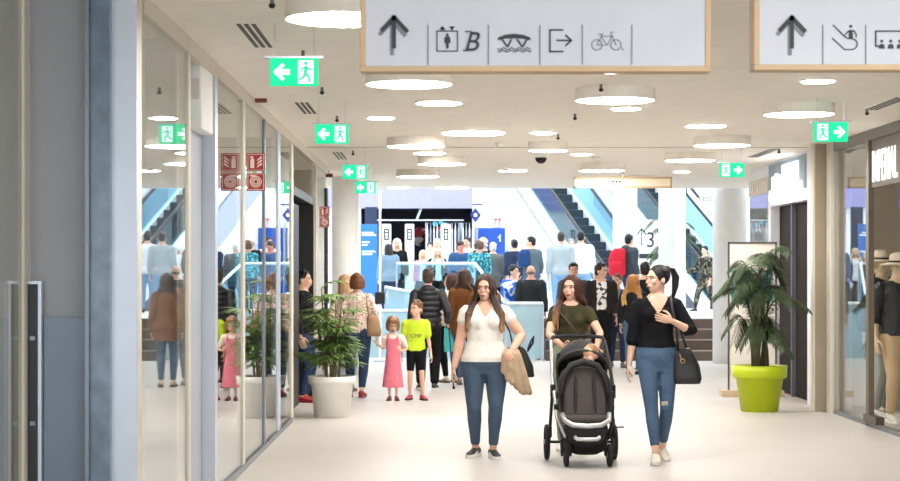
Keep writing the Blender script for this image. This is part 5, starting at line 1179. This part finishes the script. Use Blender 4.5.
for px, w in ((386.5, 'left of the pale blond person'), (409.5, 'between the pale blond person and the first blonde'), (446, 'behind the man in the blue suit')):
    Yg = 47; t = thing('security_gate', (X(px, Yg), Yg, .75), 'white security gate with black label, '+w, 'security gate')
    H_ = PZ(224, Yg)-.75; put('panel', G().box(-.12, .12, 0, .06, 0, H_), WHITE, t, bev=.02); put('label_plate', G().box(-.065, .065, -.006, 0, H_-.42, H_-.12), BLACK, t)
    put('label_text', G().box(-.03, .03, -.009, -.006, H_-.38, H_-.34).box(-.03, .03, -.009, -.006, H_-.32, H_-.24).box(-.03, .03, -.009, -.006, H_-.21, H_-.16), WHITE, t)
tg = None; racklabels = ['clothing rack of white garments, left end of the far shop row', 'clothing rack of white garments, middle of the far shop row', 'clothing rack of white garments, right end of the far shop row']
for k, px in enumerate((434, 452, 469.5)):
    Yk = 49.2; t = thing('clothing_rack', (X(px, Yk), Yk, .75), racklabels[k], 'clothing rack', group=None)
    put('rail', G().tube([(-.22, 0, 0), (-.22, 0, 2.24), (.22, 0, 2.24), (.22, 0, 0)], .015, 8, False), ALU, t)
    for i in range(5):
        gx = -.18+.09*i; o = put('garment', G().loft([(.95, .033, .16, gx, 0), (1.6, .03, .17, gx, 0), (2.0, .028, .18, gx, 0), (2.12, .012, .05, gx, 0), (2.24, .006, .01, gx, 0)], 10), mat('garment_%d' % (i % 3), ((226, 230, 234), (150, 160, 170), (210, 206, 200))[i % 3], .8), t)
t = thing('round_poster', (X(420, 53), 53.9, PZ(236, 53)), 'round red and white poster on the dark wall of the far shop', 'poster')
put('disc', G().disc((0, 0, 0), .28, .03), spots('face_poster', (214, 70, 84), [(240, 220, 214), (60, 40, 46)], 3, (.52, .56)), t)
t = thing('spotlight_cluster', (X(440, 50.6), 50.6, 2.95), 'cluster of blue turquoise lamps hanging in the far shop', 'lamp')
for i, (dx, dz) in enumerate(((-.14, .05), (.02, .1), (.16, .02), (-.02, -.1), (.12, -.14))): put('bulb', G().ell((dx, 0, dz), (.07, .07, .07)), emis('turquoise_glow', (60, 170, 200), 1.0) if i != 3 else mat('bulb_red', (200, 40, 50), .4), t, smooth=True)
t = thing('track_light', (X(396, 50.5), 50.4, 3.1), 'thin white lighting track across the dark ceiling of the far shop', 'light track')
put('rail', G().box(-.8, 1.9, 0, .03, -.02, .02), WHITE, t); put('strip', G().prism([(.55, 0, .02), (.62, 0, .02), (.75, 0, .35), (.68, 0, .35)], (0, .02, 0)), WHITE, t)
t = thing('door_leaf', (X(475, 49.95), 49.93, .75), 'blue double door in the white wall behind the crowd', 'door')
dw = 30*49.93/F; dh = PZ(228, 49.93)-.75
blu = mat('door_blue', (22, 76, 168), .5)
put('panel', G().box(0, dw, 0, .05, 0, dh), blu, t); put('door_number', G().box(dw-.2, dw-.12, -.008, 0, dh-.28, dh-.24).box(dw-.15, dw-.12, -.008, 0, dh-.38, dh-.18), WHITE, t); put('handle', G().box(.06, .1, -.04, 0, .95, 1.15), ALU, t)
t = thing('fire_hose_sign', (X(497.5, 49.9), 49.98, PZ(222, 49.9)), 'pale red equipment sign on the white wall above the blue door', 'safety sign')
pr_ = mat('pale_red', (226, 120, 116), .6); put('plate', G().box(-.13, .13, -.02, 0, -.14, .14), mat('sign_pink', (246, 220, 216), .6), t); put('pictogram', G().box(-.1, .0, -.026, -.02, .05, .1).box(-.06, -.03, -.026, -.02, -.1, .1).box(.04, .08, -.026, -.02, -.1, .1).box(.02, .1, -.026, -.02, .05, .1), pr_, t)
t = thing('round_logo', (X(475.5, 49.9), 49.98, PZ(215, 49.9)), 'dark blue diamond shaped logo on the white wall beside the far shop', 'wall sign')
put('diamond', G().prism([(0, 0, .2), (.15, 0, 0), (0, 0, -.2), (-.15, 0, 0)], (0, -.02, 0)), mat('logo_blue', (40, 52, 130), .5), t); put('centre', G().disc((0, -.02, 0), .05, -.01), WHITE, t); put('small_text', G().box(-.15, .2, -.012, 0, .28, .31), mat('logo_blue', (40, 52, 130), .5), t)
t = thing('wall_poster', (X(510, 49.9), 49.98, PZ(254, 49.9)), 'small grey poster with a pear shaped pictogram right of the blue door', 'poster')
put('sheet', G().box(-.14, .14, -.02, 0, -.28, .28), mat('poster_grey', (196, 206, 216), .6), t); put('pictogram', G().torus((0, -.022, .08), .07, .012, 'Y', 18, 6).box(-.02, .02, -.03, -.02, -.12, .02), mat('poster_ink', (150, 160, 172), .6), t)
